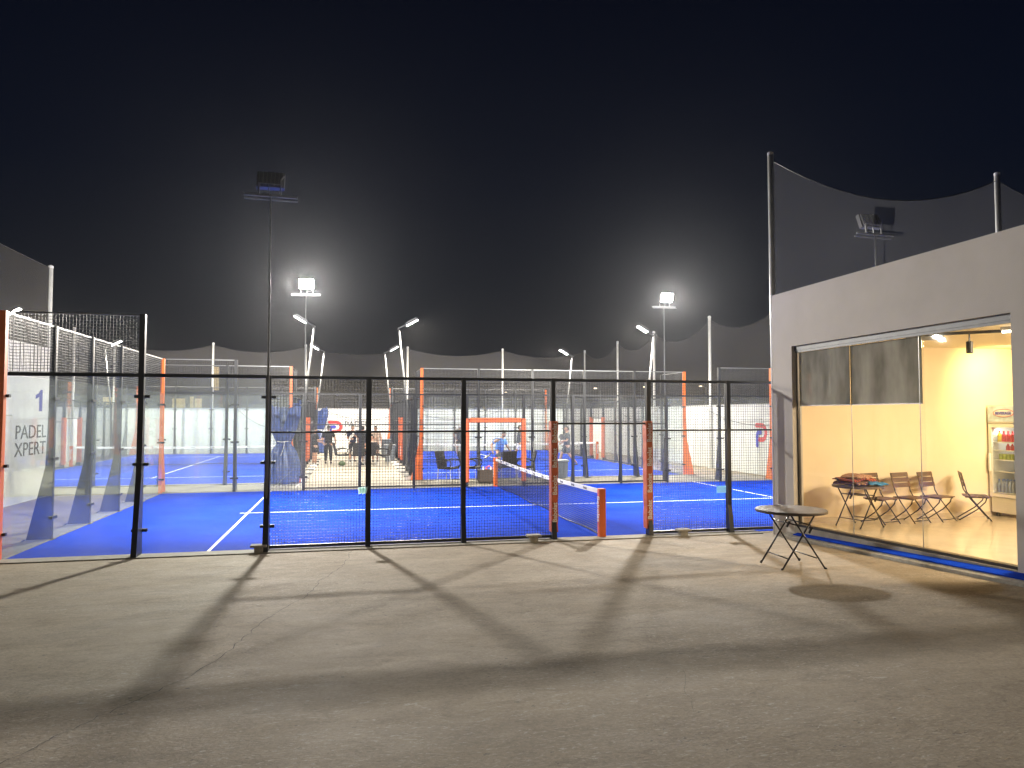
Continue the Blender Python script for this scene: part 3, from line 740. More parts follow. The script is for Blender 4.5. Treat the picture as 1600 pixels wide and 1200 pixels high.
# net above the roof on two tall posts
rp = thing('roof_net_pole', 'tall grey pole rising at the left corner of the building roof', 'pole', (FX+.07, -.515, 0))
MB().tube([(0, 0, .02), (0, 0, 7.42)], .056, 14).build('pole_shaft', 'pole', rp, smooth=True)
MB().lathe([(.058, 7.41), (.058, 7.46), (.03, 7.48)], n=14).build('pole_cap', 'pole', rp)
MB().box(-.07, .07, -.062, -.054, 4.2, 4.3).build('wall_bracket', 'galv', rp)
dup(rp, (18.75, -.515, 0), 0, 'tall grey net pole behind the roof near the right edge of the photo')
dup(rp, (24.2, -.515, 0), 0, 'tall grey net pole behind the roof outside the right edge')
net('fine dark netting hung above the building roof', [(FX+.12, -.515), (18.75, -.515), (24.2, -.515)], 7.30, 4.45, .62, 'net2', 'roof_net')

# ----- ceiling fittings
def room_area(nm, label, loc, rz=0):
    return thing(nm, label, 'light', loc, rz)
WARM = (1.0, .78, .52)
# track with a spot, and two tube lights
t = room_area('track_light', 'black track light with a small cylinder spot under the ceiling', (14.9, -3.1, 3.67), math.radians(-42))
MB().box(-.75, .75, -.018, .018, -.05, -.002).build('track', 'blackt', t)
sp = MB().lathe([(.045, -.36), (.05, -.35), (.05, -.17), (.02, -.16)], c=(.30, 0, 0), n=16).build('spot_head', 'blackt', t, smooth=False)
MB().tube([(.30, 0, -.165), (.30, 0, -.04)], .012, 8).build('stem', 'blackt', sp)
MB().box(-.60, -.05, -.03, .03, -.12, -.052).build('driver_box', 'alu', t)
for i, (x, y, lb) in enumerate(((15.35, -4.1, 'glowing tube light under the room ceiling near the right pier'), (17.4, -3.9, 'glowing tube light deeper in the room'))):
    t = room_area('tube_light', lb, (x, y, 3.67), math.radians(-50))
    MB().box(-.32, .32, -.03, .03, -.05, -.002).build('housing', 'alu', t)
    MB().tube([(-.30, 0, -.075), (.30, 0, -.075)], .018, 8).build('tube', emis('tube_glow', (1, .93, .78), 14), t)
# wall washer above the fridge: a spot aimed at the rear wall
t = room_area('wall_spot', 'round ceiling spot throwing a yellow pool on the rear wall', (17.75, -1.9, 3.67))
MB().lathe([(.05, -.16), (.055, -.15), (.055, -.02), (.03, -.002)], n=16).build('spot_head', 'blackt', t)
l = bpy.data.lights.new('spot_beam', 'SPOT'); l.energy = 330; l.color = (1, .80, .34); l.spot_size = math.radians(120); l.spot_blend = 1.0; l.shadow_soft_size = .04
o = bpy.data.objects.new('spot_beam', l); COL.objects.link(o); o.location = (.0, .03, -.17); o.rotation_euler = (Vector((18.15, -.78, 2.95))-Vector((17.75, -1.9, 3.5))).to_track_quat('-Z', 'Y').to_euler(); reg(o, t)
for i, (x, y, w, lb) in enumerate(((15.6, -3.0, 75, 'added unseen square fill lamp nearest the rear wall'), (15.4, -6.0, 85, 'added unseen square fill lamp behind the right pier'), (17.8, -5.2, 60, 'added unseen square fill lamp at the back of the room'))):  # unseen lamps added out of view to brighten the room
    if i == 0: y = -6.9; x = 17.0
    t = room_area('added_room_lamp', lb.replace('nearest the rear wall', 'in the far corner of the room') if i == 0 else lb, (x, y, 3.67))
    MB().box(-.32, .32, -.32, .32, -.04, -.002).build('frame', 'alu', t)
    MB().box(-.29, .29, -.29, .29, -.046, -.041).build('diffuser', emis('fill_panel', (1, .80, .5), 3), t)
    area('room_fill', t, (0, 0, -.06), (-.12 if x > 15 else .1, .35 if i < 2 else .1, -1), w*5.8, .55, .55, WARM)  # warm fill from the added lamp

# ----- folding furniture
def fold_table(r=.48, h=.80):
    t = thing('folding_table', '', 'table')
    top = MB().lathe([(r*.94, h-.045), (r, h-.040), (r+.004, h-.012), (r-.004, h-.002), (r-.03, h)], n=48).build('tabletop', 'topm', t, smooth=False)
    q = r*.64; a = .30
    for k, (y, s) in enumerate(((a, 1), (-a, 1), (a, -1), (-a, -1))):
        yo = y-.02*s*(1 if y > 0 else -1)
        yo = y-.022*(s if y > 0 else -s)
        p = MB().tube([(-.31*s, yo, .01), (.19*s, yo, h-.05)], .0125, 8).build('leg', 'blackt', t, smooth=True)
        MB().tube([(-.31*s-.008, yo, 0), (-.31*s+.008, yo, .035)], .016, 8).build('foot', 'blackt', p)
    for s in (1, -1):
        f = lambda tt: (-.31*s+.50*s*tt, .01+(h-.06)*tt)
        x0, z0 = f(.2); x1, z1 = f(.82)
        MB().tube([(x0, -a+.03, z0), (x0, a-.03, z0)], .009, 8).build('crossbar', 'blackt', t, smooth=True)
        MB().tube([(x1, -a, z1), (x1, a, z1)], .010, 8).build('crossbar', 'blackt', t, smooth=True)
        if s == 1: MB().bar((x1+.02, -a-.02, z1-.03), (x1-.03, -a-.02, z1-.11), .03, .02).bar((x1+.02, a-.06, z1-.03), (x1-.03, a-.06, z1-.11), .03, .02).build('latch', 'blackt', t)
    return t
T1 = fold_table(); T1.location = (11.43, -3.9, gz(-3.9)); T1.rotation_euler = (0, 0, math.radians(-3)); T1['label'] = 'round brown folding table with black crossed legs standing outdoors on the concrete'
T1['group'] = 'round folding tables'
T2 = dup(T1, (14.32, -1.62, fl(-1.62)+.002), math.radians(14), 'round brown folding table inside the room with blankets piled on it', 'round folding tables'); T2.scale = (.9, .9, .93)

def fold_chair():
    t = thing('folding_chair', '', 'chair')      # faces +x, seat .44 high
    for y in (-.20, .20):
        MB().tube([(.24, y, .0), (-.04, y, .36), (-.14, y, .52), (-.22, y, .86)], .0105, 8).build('leg', 'blackt', t, smooth=True)
        yy = y*.86
        MB().tube([(-.26, yy, .0), (.02, yy, .20), (.15, yy, .34), (.17, yy, .41)], .0105, 8).build('leg', 'blackt', t, smooth=True)
        MB().tube([(-.16, yy, .415), (.20, yy, .415)], .009, 8).build('seat_frame', 'blackt', t, smooth=True)
    MB().tube([(-.26, -.17, .012), (-.26, .17, .012)], .009, 8).build('stretcher', 'blackt', t)
    MB().tube([(.205, -.20, .045), (.205, .20, .045)], .009, 8).build('stretcher', 'blackt', t)
    for k in range(4): MB().box(-.17+.098*k, -.17+.098*k+.084, -.225, .225, .425, .445).build('seat_slat', 'brown', t, bevel=.004)
    for k in range(3):
        z = .60+.092*k; x = -.165-.245*(z-.60)
        MB().quadbox([(x+.002, -.225, z), (x+.018, -.225, z), (x+.018, .225, z), (x+.002, .225, z), (x-.018, -.225, z+.078), (x-.002, -.225, z+.078), (x-.002, .225, z+.078), (x-.018, .225, z+.078)]).build('back_slat', 'brown', t, bevel=.004)
    return t
fc = fold_chair(); Gc = 'slatted folding chairs along the rear wall of the room'
CP = [(15.06, -1.28, -76, 'brown slatted folding chair beside the indoor table, leftmost of the row'), (15.72, -1.28, -78, 'brown slatted folding chair in the middle of the row of three'),
      (16.36, -1.22, -74, 'brown slatted folding chair third along the wall from the table'), (17.15, -1.30, -38, 'folding chair turned in profile beside the drinks fridge')]
for i, (x, y, a, lb) in enumerate(CP):
    if i == 0: fc.location = (x, y, fl(y)+.002); fc.rotation_euler = (0, 0, math.radians(a)); fc['label'] = lb; fc['group'] = Gc; fc.scale = (1.06,)*3
    else: c = dup(fc, (x, y, fl(y)+.002), math.radians(a), lb, Gc); c.scale = (1.06,)*3

# blankets on the indoor table
def blanket(w, d, th, x, y, z, rz, m, lab, seed, name='folded_blanket', cat='blanket'):
    rr = random.Random(seed); b = MB(); n, k = 14, 10
    ph = [rr.uniform(0, 6) for _ in range(6)]
    def P(i, j, top):
        u = i/n*2-1; v = j/k*2-1; sx = w/2*(1-.06*abs(v)**3+.04*math.sin(3*v+ph[0])); sy = d/2*(1+.05*math.sin(3*u+ph[1]))
        e = max(abs(u), abs(v)); zz = .018*math.sin(2.5*u+ph[2])*math.cos(2*v+ph[3])+.012*math.sin(6*u+ph[4]+v*3)
        droop = -.07*max(0, math.hypot(u*w/2, v*d/2)-.36)/.2
        return (u*sx, v*sy, zz+droop+(th*(1-.55*e**6) if top else 0))
    for i in range(n):
        for j in range(k):
            b.poly([P(i, j, 1), P(i+1, j, 1), P(i+1, j+1, 1), P(i, j+1, 1)]); b.poly([P(i, j, 0), P(i, j+1, 0), P(i+1, j+1, 0), P(i+1, j, 0)])
    for i in range(n):
        for j in (0, k): b.poly([P(i, j, 0), P(i+1, j, 0), P(i+1, j, 1), P(i, j, 1)])
    for j in range(k):
        for i in (0, n): b.poly([P(i, j, 0), P(i, j+1, 0), P(i, j+1, 1), P(i, j, 1)])
    o = b.build(name, m, smooth=True); o.location = (x, y, z); o.rotation_euler = (0, 0, rz); return tag(o, lab, cat)
def stripe(name, c1_, c2_, s):
    m = mat(name, c1_, .9); n = m.node_tree.nodes; l = m.node_tree.links; t = n.new('ShaderNodeTexCoord')
    w = n.new('ShaderNodeTexWave'); w.inputs['Scale'].default_value = s; w.inputs['Distortion'].default_value = 1.2; l.new(t.outputs['Object'], w.inputs[0])
    r = n.new('ShaderNodeValToRGB'); r.color_ramp.interpolation = 'CONSTANT'; r.color_ramp.elements[0].color = (*c1_, 1); r.color_ramp.elements[1].color = (*c2_, 1); r.color_ramp.elements[1].position = .6
    l.new(w.outputs['Color'], r.inputs[0]); l.new(r.outputs[0], n['Principled BSDF'].inputs['Base Color']); return m
tz = fl(-1.62)+.002+.80*.93
blanket(.68, .50, .045, 14.30, -1.60, tz+.035, .3, stripe('weave_brown', (.10, .05, .035), (.30, .18, .12), 4), 'dark brown folded blanket at the bottom of the pile on the indoor table', 3)
blanket(.62, .44, .045, 14.27, -1.60, tz+.085, .2, stripe('weave_red', (.36, .07, .035), (.06, .03, .03), 5), 'red and black striped blanket in the middle of the pile on the indoor table', 5)
blanket(.56, .40, .045, 14.31, -1.58, tz+.135, .45, stripe('weave_tan', (.42, .24, .15), (.16, .07, .05), 6), 'tan and brown blanket topmost of the pile on the indoor table', 9)
blanket(.34, .20, .035, 14.52, -1.86, tz+.03, -.3, mat('towel_blue', (.04, .20, .42), .9, var=.2, bump=.5), 'bright blue towel lying in front of the blanket pile', 12, 'folded_towel', 'towel')

# ----- drinks fridge
FRP = (18.02, -.83, fl(-.83)+.002)
FR = thing('drinks_fridge', 'tall cream drinks fridge with a glass door beside the right pier', 'fridge', FRP, -PI/2); FR.scale = (1.03, 1.03, 1.05)
b = MB(); b.box(0, .68, .03, .07+.03, .08, .36); b.box(0, .04, .03, .60, .36, 1.95).box(.64, .68, .03, .60, .36, 1.95).box(.04, .64, .56, .60, .36, 1.95).box(0, .68, .1, .60, .08, .36).box(0, .68, .03, .60, 1.76, 1.95)
b.build('cabinet', 'fridge', FR)
MB().box(-.005, .685, -.01, .028, 1.78, 2.12).box(0, .68, .03, .5, 1.952, 2.12).build('header_box', 'fridge', FR)
hp = MB().box(.01, .67, -.018, -.0105, 1.81, 2.10).build('header_sign', mat('sign_ice', (.55, .68, .78), .3, var=.35, scale=7), FR)
MB().lathe([(.20, 0), (.20, .003)], n=28, sx=1.15, sy=.38).build('red_oval', 'red', hp)
hp2 = CH[hp.name][-1]; hp2.location = (.36, -.021, 1.97); hp2.rotation_euler = (PI/2, 0, 0)
MB().lathe([(.185, 0), (.185, .003)], n=28, sx=1.15, sy=.36).build('white_oval', 'white', hp)
hp2 = CH[hp.name][-1]; hp2.location = (.36, -.0245, 1.97); hp2.rotation_euler = (PI/2, 0, 0)
text('lettering', 'BEVERAGE', .075, 'blue', hp, (.36, -.031, 1.965), (PI/2, 0, 0), ext=.001, bold=.002)
b = MB(); b.box(.0, .07, -.01, .028, .38, 1.765).box(.61, .68, -.01, .028, .38, 1.765).box(.07, .61, -.01, .028, .38, .44).box(.07, .61, -.01, .028, 1.70, 1.765)
d = b.build('door', 'fridge', FR); MB().box(.07, .61, .005, .012, .44, 1.70).build('door_glass', 'clearglass', d)
MB().box(.02, .05, -.05, -.011, .86, 1.2).build('handle', 'fridge', d)
MB().box(.04, .64, .54, .559, .36, 1.76).build('back_liner', 'liner', FR)
for k in range(5): MB().box(.05, .63, .02, .027, .12+.045*k, .14+.045*k).build('vent_slat', 'fridge', FR)
SHZ = [.46, .86, 1.08, 1.26, 1.42]
for z in SHZ:
    sb = MB()
    for k in range(12): sb.box(.045+.052*k, .052+.052*k, .06, .53, z-.006, z)
    sb.box(.042, .638, .045, .058, z-.012, z+.006)
    sb.build('shelf', 'white', FR)
for k in range(16): MB().box(.0405, .07, .045, .08, .5+.075*k, .52+.075*k).build('shelf_clip', 'white', FR)
area('fridge_light', FR, (.34, .12, 1.68), (0, .5, -1), 5, .5, .04, (1, .98, .95))
for x in (.07, .61): MB().lathe([(.03, 0), (.035, .02), (.035, .05), (.02, .08)], c=(x, .10, 0), n=10).build('caster', 'dark', FR)
def drink(name, col, x, z, y, r, h, lab, grp, capcol=(.6, .05, .04), trans=False):
    o = MB().lathe([(r*.9, 0), (r, .01), (r, h*.62), (r*.45, h*.82), (r*.4, h*.9)] if name != 'drink_can' else [(r*.85, 0), (r, .008), (r, h-.01), (r*.85, h)], n=12).build(name, mat('drink_'+lab[:6], col, .25), smooth=False)
    if name != 'drink_can': MB().lathe([(r*.45, h*.9), (r*.45, h)], n=10).build('cap', mat('cap_', capcol, .4), o)
    o.location = (FRP[0]+y*1.03, FRP[1]-x*1.03, FRP[2]+z*1.05); return tag(o, lab, 'can' if name == 'drink_can' else 'bottle', grp)
ordn = ['first', 'second', 'third', 'fourth', 'fifth', 'sixth', 'seventh', 'eighth']
for k in range(5):
    drink('drink_bottle', (.75, .62, .05) if k == 0 else (.55, .035, .05), .13+.095*k, 1.421, .12, .038, .22, ('yellow bottle on the top shelf of the fridge' if k == 0 else '%s red bottle from the left on the top shelf of the fridge' % ordn[k-1]), 'bottles on the top fridge shelf')
for k in range(3): drink('drink_bottle', (.50, .03, .05), .30+.095*k, 1.261, .13, .036, .135, '%s short red bottle from the left on the second fridge shelf' % ordn[k], 'short red bottles on the second fridge shelf')
for k in range(5): drink('drink_can', (.34, .42, .06), .15+.085*k, 1.081, .12, .034, .12, '%s green can from the left on the third fridge shelf' % ordn[k], 'green cans on the third fridge shelf')
for k in range(7):
    for row in range(2): drink('water_bottle', (.30, .36, .50), .095+.078*k, .461, .12+.12*row, .034, .26, '%s water bottle from the left in the %s row of the bottom fridge shelf' % (ordn[k], 'front' if row == 0 else 'second'), 'water bottles on the bottom fridge shelf', (.1, .2, .6))

# ================================================================= TARPS, BINS, CHAIRS
def tarp(x, y, lab, rz=0, s=1.0):
    t = thing('tied_tarp', lab, 'tarpaulin', (x, y, 0), rz, 'blue tarpaulins tied round the corner posts')
    n, k = 72, 30; b = MB(); rows = []
    for j in range(k+1):
        z = .04+2.62*j/k
        if z < 1.42: R = .30+.14*(1-((z-.0)/1.42))**.6+.05*math.sin(z*3); R = R*(1-.42*max(0, (z-1.0)/.42)**2)
        else: R = .20+.30*min(1, (z-1.42)/.9)**.8
        gap = 0 if z < 1.85 else (z-1.85)*.62
        row = []
        for i in range(n+1):
            a = -PI/2+gap+(2*PI-2*gap)*i/n; pl = 1+.10*math.sin(a*9+z*1.3)+.05*math.sin(a*17+2*z+1)+.06*math.sin(a*3+z*2)
            zz = z
            if j == k: zz += .13*math.sin(a*2.3+.6)+.05*math.sin(a*7)
            if j == 0: zz += .02*math.sin(a*6)
            row.append((R*pl*math.cos(a)*1.05*s, R*pl*math.sin(a)*.8*s, zz))
        rows.append(row)
    for j in range(k):
        for i in range(n): b.poly([rows[j][i], rows[j][i+1], rows[j+1][i+1], rows[j+1][i]])
    b.build('sheet', 'tarp', t, smooth=True)
    MB().tube([(.215*s*math.cos(a*PI/12), .175*s*math.sin(a*PI/12)-.01, 1.42+.01*math.sin(a)) for a in range(25)], .014, 6).build('tie_rope', 'rope', t)
    MB().tube([(.05, -.19, 1.42), (.02, -.28, 1.2), (-.06, -.33, .95)], .009, 5).build('rope_end', 'rope', t)
    return t
tarp(3.20, 12.45, 'large blue tarpaulin tied in the middle round the near orange post left of the walkway')
tarp(3.62, 32.2, 'distant blue tarpaulin tied round the far post at the left of the walkway', .3, .9)

def wbin(x, y, lab, h=.62, w=.50, rz=0):
    t = thing('waste_bin', lab, 'bin', (x, y, .03), rz, 'grey plastic bins')
    a, c = w*.40, w/2
    MB().quadbox([(-a, -a, .02), (a, -a, .02), (a, a, .02), (-a, a, .02), (-c, -c, h), (c, -c, h), (c, c, h), (-c, c, h)]).build('body', 'binm', t, bevel=.02)
    MB().box(-c-.03, c+.03, -c-.03, c+.03, h-.05, h+.03).build('rim', 'binm', t, bevel=.012)
    b = MB()
    for k in range(4): b.bar((-a+.14*k*w*2, -a-.012, .06), (-c+.15*k*w*2+.02, -c-.012, h-.07), .025, .012)
    b.build('rib', 'binm', t); return t
wbin(12.78, 12.05, 'grey waste bin standing behind the net end near the right rear court', .64, .48)
wbin(7.30, 22.9, 'nearer grey bin on the right side of the walkway', .80, .50)
wbin(7.28, 26.6, 'farther grey bin with a lid on the right side of the walkway', .95, .50, .1)

def armchair():
    t = thing('wicker_armchair', '', 'chair')      # faces +x
    MB().box(-.22, .24, -.24, .24, .38, .44).build('seat', 'wicker', t, bevel=.015)
    MB().quadbox([(-.26, -.24, .40), (-.20, -.24, .40), (-.20, .24, .40), (-.26, .24, .40), (-.38, -.23, .92), (-.335, -.23, .92), (-.335, .23, .92), (-.38, .23, .92)]).build('backrest', 'wicker', t, bevel=.015)
    for y in (-.26, .26):
        MB().tube([(-.27, y, .60), (-.10, y, .67), (.10, y, .68), (.24, y, .64), (.27, y, .55), (.22, y, .46), (.0, y, .42)], .02, 8).build('armrest', 'wicker', t, smooth=True)
        MB().tube([(.22, y*.9, .39), (.25, y*.95, .0)], .013, 8).build('leg', 'galv', t)
        MB().tube([(-.22, y*.9, .39), (-.26, y*.95, .0)], .013, 8).build('leg', 'galv', t)
    return t
ac = armchair(); Ga = 'black wicker armchairs with metal legs'
AC = [(8.70, 11.75, -42, 'black wicker armchair standing left of the padded gate, seen from its side'), (9.50, 11.85, -30, 'black wicker armchair just inside the padded gate frame by the wicker box'),
      (10.75, 11.9, 100, 'black wicker armchair behind the far net post below the player in blue'), (11.35, 11.6, 172, 'black wicker armchair facing left, right of the far net post'),
      (5.05, 20.9, 10, 'black armchair on the walkway beside the standing person in black'), (5.75, 20.5, 95, 'black armchair with its back to the camera among the group on the walkway'),
      (6.20, 21.1, 120, 'black armchair under the seated person on the walkway'), (6.85, 20.3, 190, 'black armchair at the right of the group on the walkway')]
for i, (x, y, a, lb) in enumerate(AC):
    if i == 0: ac.location = (x, y, .03); ac.rotation_euler = (0, 0, math.radians(a)); ac.scale = (1.12,)*3; ac['label'] = lb; ac['group'] = Ga
    else: dup(ac, (x, y, .03), math.radians(a), lb, Ga)
bx = thing('wicker_box', 'brown wicker box table with cups on top beside the far net post', 'table', (9.93, 11.15, .03))
MB().box(-.30, .30, -.27, .27, .03, .40).build('body', 'brownw', bx, bevel=.02); MB().box(-.32, .32, -.29, .29, .402, .43).build('tabletop', 'brownw', bx, bevel=.01)
for i, (dx, dy, m, lb) in enumerate(((-.15, -.1, 'cwhite', 'white cup on the left of the wicker box'), (-.02, -.05, 'red', 'red cup in the middle of the wicker box'), (.10, -.12, 'cwhite', 'white cup on the right of the wicker box'))):
    o = MB().lathe([(.028, 0), (.038, .11), (.034, .11), (.025, .01)], n=12).build('cup', m); o.location = (9.93+dx, 11.15+dy, .461); tag(o, lb, 'cup')
o = MB().tube([(-.12, 0, 0), (0, .02, .1), (.12, 0, 0)], .03, 6).build('snack_bag', mat('bag_pink', (.6, .12, .18), .5)); o.location = (9.98, 11.05, .491); tag(o, 'small pink snack bag on the wicker box', 'bag')
o = MB().lathe([(.05, 0), (.09, .05), (.10, .12), (.05, .20), (.03, .21)], n=12, sx=1.6).build('sports_bag', mat('bag_green', (.05, .08, .035), .6, var=.4)); o.location = (5.05, 20.5, .03); tag(o, 'small green bag on the ground under the walkway armchair', 'bag')

# ================================================================= PEOPLE
def skinned(chains, name, m, parent, sub=1):
    me = bpy.data.meshes.new(name); V = []; E = []; R = []; idx = {}
    for ch in chains:
        prev = None
        for (p, r) in ch:
            key = tuple(round(c, 4) for c in p)
            if key not in idx: idx[key] = len(V); V.append(p); R.append(tuple(q*1.22 for q in r) if isinstance(r, tuple) else (r*1.18, r*1.18))
            i = idx[key]
            if prev is not None and prev != i: E.append((prev, i))
            prev = i
    me.from_pydata(V, E, []); o = bpy.data.objects.new(name, me); COL.objects.link(o)
    sm = o.modifiers.new('s', 'SKIN'); sm.use_smooth_shade = True
    for i, sv in enumerate(me.skin_vertices[0].data):
        sv.radius = R[i] if isinstance(R[i], tuple) else (R[i], R[i]); sv.use_root = (i == 0)
    ss = o.modifiers.new('u', 'SUBSURF'); ss.levels = sub; ss.render_levels = sub
    bpy.context.view_layer.update()
    me2 = bpy.data.meshes.new_from_object(o.evaluated_get(bpy.context.evaluated_depsgraph_get()))
    bpy.data.objects.remove(o); bpy.data.meshes.remove(me); me2.name = name
    me2.materials.clear(); me2.materials.append(M[m])
    for p in me2.polygons: p.use_smooth = True
    o = bpy.data.objects.new(name, me2); COL.objects.link(o)
    if parent: reg(o, parent)
    return o
def V3(*a): return Vector(a)
def person(loc, rz, lab, shirt, short, pose, hair='hair', longp=False, shoe='shoe', h=1.75, sleeve=.6, cap=False):
    """pose: dict of joints in metres, facing -y; L is the figure's x<0 side in the picture"""
    P = dict(pelvis=(0, 0, .95), waist=(0, 0, 1.08), chest=(0, 0, 1.30), neck=(0, 0, 1.47), head=(0, -.01, 1.62),
             shL=(-.19, 0, 1.40), shR=(.19, 0, 1.40), elL=(-.25, .03, 1.12), elR=(.25, .03, 1.12), wrL=(-.26, -.06, .88), wrR=(.26, -.06, .88),
             hipL=(-.09, 0, .90), hipR=(.09, 0, .90), knL=(-.11, -.02, .50), knR=(.11, -.02, .50), anL=(-.12, .02, .09), anR=(.12, .02, .09))
    P.update(pose); P = {k: V3(*v) for k, v in P.items()}
    t = thing('person', lab, 'person', loc, rz); s = h/1.70; t.scale = (s, s, s)
    def mid(a, b_, f): return P[a].lerp(P[b_], f)
    ch = [[(P['pelvis'], (.135, .10)), (P['waist'], (.12, .085)), (P['chest'], (.145, .10)), (P['neck'], .05), (P['neck'].lerp(P['head'], .5), .05)]]
    up = (P['head']-P['neck']).normalized()
    for sd in 'LR':
        ch.append([(P['chest'], (.145, .10)), (P['sh'+sd], .062), (P['sh'+sd].lerp(P['el'+sd], .5), .048), (P['el'+sd], .038), (P['el'+sd].lerp(P['wr'+sd], .4), .036), (P['wr'+sd], .025)])
        ch.append([(P['pelvis'], (.135, .10)), (P['hip'+sd], .09), (P['hip'+sd].lerp(P['kn'+sd], .5), .075), (P['kn'+sd], .055), (P['kn'+sd].lerp(P['an'+sd], .35), .055), (P['an'+sd], .035)])
        dirn = (P['wr'+sd]-P['el'+sd]).normalized(); side = V3(1, 0, 0) if sd == 'L' else V3(-1, 0, 0)
        lat = dirn.cross(V3(1, 0, 0)).normalized(); palm = P['wr'+sd]+dirn*.07
        ch[-2].append((palm, (.028, .028)))
        curl = (-side*-.35)
        for k in range(4):
            o = lat*(-.03+.02*k); L = (.055, .07, .075, .06)[k]
            ch.append([(palm, (.028, .028)), (palm+o+dirn*.03, .0095), (palm+o+dirn*(.03+L*.55)+side*.01, .009), (palm+o+dirn*(.03+L*.8)+side*.04, .008)])
        ch.append([(P['wr'+sd]+dirn*.001, .025), (P['wr'+sd]+dirn*.03-lat*.045, .011), (P['wr'+sd]+dirn*.07-lat*.06+side*.015, .009)])
        fw = V3(0, -1, 0) if not ('toe'+sd) in P else P['toe'+sd]
        ch[-7 if False else -1]
    body = skinned(ch, 'body', 'skin', t)
    # head: egg with brow, nose, chin and ears, merged in the body mesh
    bm = bmesh.new(); bm.from_mesh(body.data)
    mt_ = Matrix.Translation(P['head']) @ up.to_track_quat('Z', 'Y').to_matrix().to_4x4()
    yawh = pose.get('_yaw', 0)
    R4 = Matrix.Rotation(yawh, 4, 'Z')
    rot = Matrix.Translation(P['head']) @ Matrix.Rotation(0, 4, 'X') @ R4
    res = bmesh.ops.create_uvsphere(bm, u_segments=16, v_segments=12, radius=1)
    for v in res['verts']:
        x, y, z = v.co; fx = .075*(1-.18*max(0, -z)); fy = .095; fz = .118
        q = V3(x*fx, y*fy, z*fz)
        if y < -.55 and abs(x) < .3 and -.35 < z < .25: q.y -= .018*(1-abs(x)/.3)*(1.2-abs(z+.1))
        if y < -.7 and .1 < z < .3 and abs(x) > .15: q.y += .008
        if z < -.75 and y < 0: q.y -= .012
        v.co = rot @ q
    for sx_ in (-1, 1):
        res = bmesh.ops.create_uvsphere(bm, u_segments=6, v_segments=6, radius=1)
        for v in res['verts']: v.co = rot @ V3(v.co.x*.012+sx_*.076, v.co.y*.02+.01, v.co.z*.032-.01)
    bm.to_mesh(body.data); bm.free()
    for p in body.data.polygons: p.use_smooth = True
    eb = MB()
    for sx_ in (-1, 1):
        c = rot @ V3(sx_*.03, -.088, .012); eb.lathe([(.001, -.006), (.009, 0), (.001, .006)], c=tuple(c), n=8)
    c = rot @ V3(0, -.09, -.052); eb.bar(tuple(c-(R4 @ V3(.022, 0, 0))), tuple(c+(R4 @ V3(.022, 0, 0))), .008)
    eb.build('eyes_and_mouth', 'ink', t)
    # hair
    bm = bmesh.new(); res = bmesh.ops.create_uvsphere(bm, u_segments=18, v_segments=12, radius=1)
    for v in res['verts']:
        x, y, z = v.co; lowcut = -.05 if y > 0 else .38
        q = V3(x*.083, y*.104+.006, max(z, lowcut if y < .2 else -.45)*.130+.004)
        if cap and y < -.6 and z > .1 and z < .6: q.y -= .06
        v.co = rot @ q
    me = bpy.data.meshes.new('hair'); bm.to_mesh(me); bm.free(); me.materials.append(M[hair])
    for p in me.polygons: p.use_smooth = True
    ho = bpy.data.objects.new('cap' if cap else 'hair', me); COL.objects.link(ho); reg(ho, t)
    # clothes
    ch = [[(P['pelvis']+(P['pelvis']-P['waist'])*.3, (.16, .13)), (P['pelvis'], (.165, .135)), (P['waist'], (.158, .128)), (P['chest'], (.17, .13)), (P['neck'].lerp(P['chest'], .25), (.075, .07))]]
    for sd in 'LR':
        ch.append([(P['chest'], (.17, .13)), (P['sh'+sd], .078), (mid('sh'+sd, 'el'+sd, .5), .066), (mid('sh'+sd, 'el'+sd, sleeve+.2), .062)])
    skinned(ch, 'shirt', shirt, t)
    ch = [[(P['pelvis'], (.15, .115)), (P['pelvis'].lerp(P['waist'], .35), (.135, .10))]]
    for sd in 'LR':
        c2 = [(P['pelvis'], (.15, .115)), (P['hip'+sd], .105), (mid('hip'+sd, 'kn'+sd, .5), .092), (mid('hip'+sd, 'kn'+sd, .86), .088)]
        if longp: c2 += [(mid('kn'+sd, 'an'+sd, .1), .072), (mid('kn'+sd, 'an'+sd, .5), .066), (mid('kn'+sd, 'an'+sd, .92), .055)]
        ch.append(c2)
    skinned(ch, 'trousers' if longp else 'shorts', short, t)
    for sd in 'LR':
        a = P['an'+sd]; d = V3(*pose.get('_foot'+sd, (0, -1, 0))).normalized()
        skinned([[(a+V3(0, 0, -.02)-d*.05, .045), (a+V3(0, 0, -.045)+d*.05, (.045, .038)), (a+V3(0, 0, -.055)+d*.16, (.042, .028))]], 'shoe', shoe, t)
    return t
def racket(loc, rot, lab, col=(.05, .05, .06)):
    t = thing('racket', lab, 'racket', loc); t.rotation_euler = rot
    MB().lathe([(.115, -.018), (.13, -.012), (.13, .012), (.115, .018)], n=28, sx=1, sy=1.1).build('racket_face', mat('racket_face', col, .35), t); CH[t.name][-1].location = (0, .28, 0)
    MB().tube([(0, 0, 0), (0, .15, 0)], .016, 8).build('handle', 'blackt', t)
    return t
W0 = .012
person((4.40, 22.3, W0), PI-.1, 'person in black shirt and trousers standing with back to the camera on the walkway', 'cblack', 'cblack',
       dict(elL=(-.30, .02, 1.14), elR=(.30, .0, 1.12), wrL=(-.30, -.12, .95), wrR=(.27, -.14, .96)), longp=True, h=1.76)
person((3.82, 21.2, W0), PI/2+.5, 'person in black vest at the left edge of the walkway, hand raised forward', 'cblack', 'cblack',
       dict(elR=(.24, -.12, 1.14), wrR=(.16, -.38, 1.18), elL=(-.24, -.05, 1.13), wrL=(-.2, -.28, 1.05)), h=1.68)
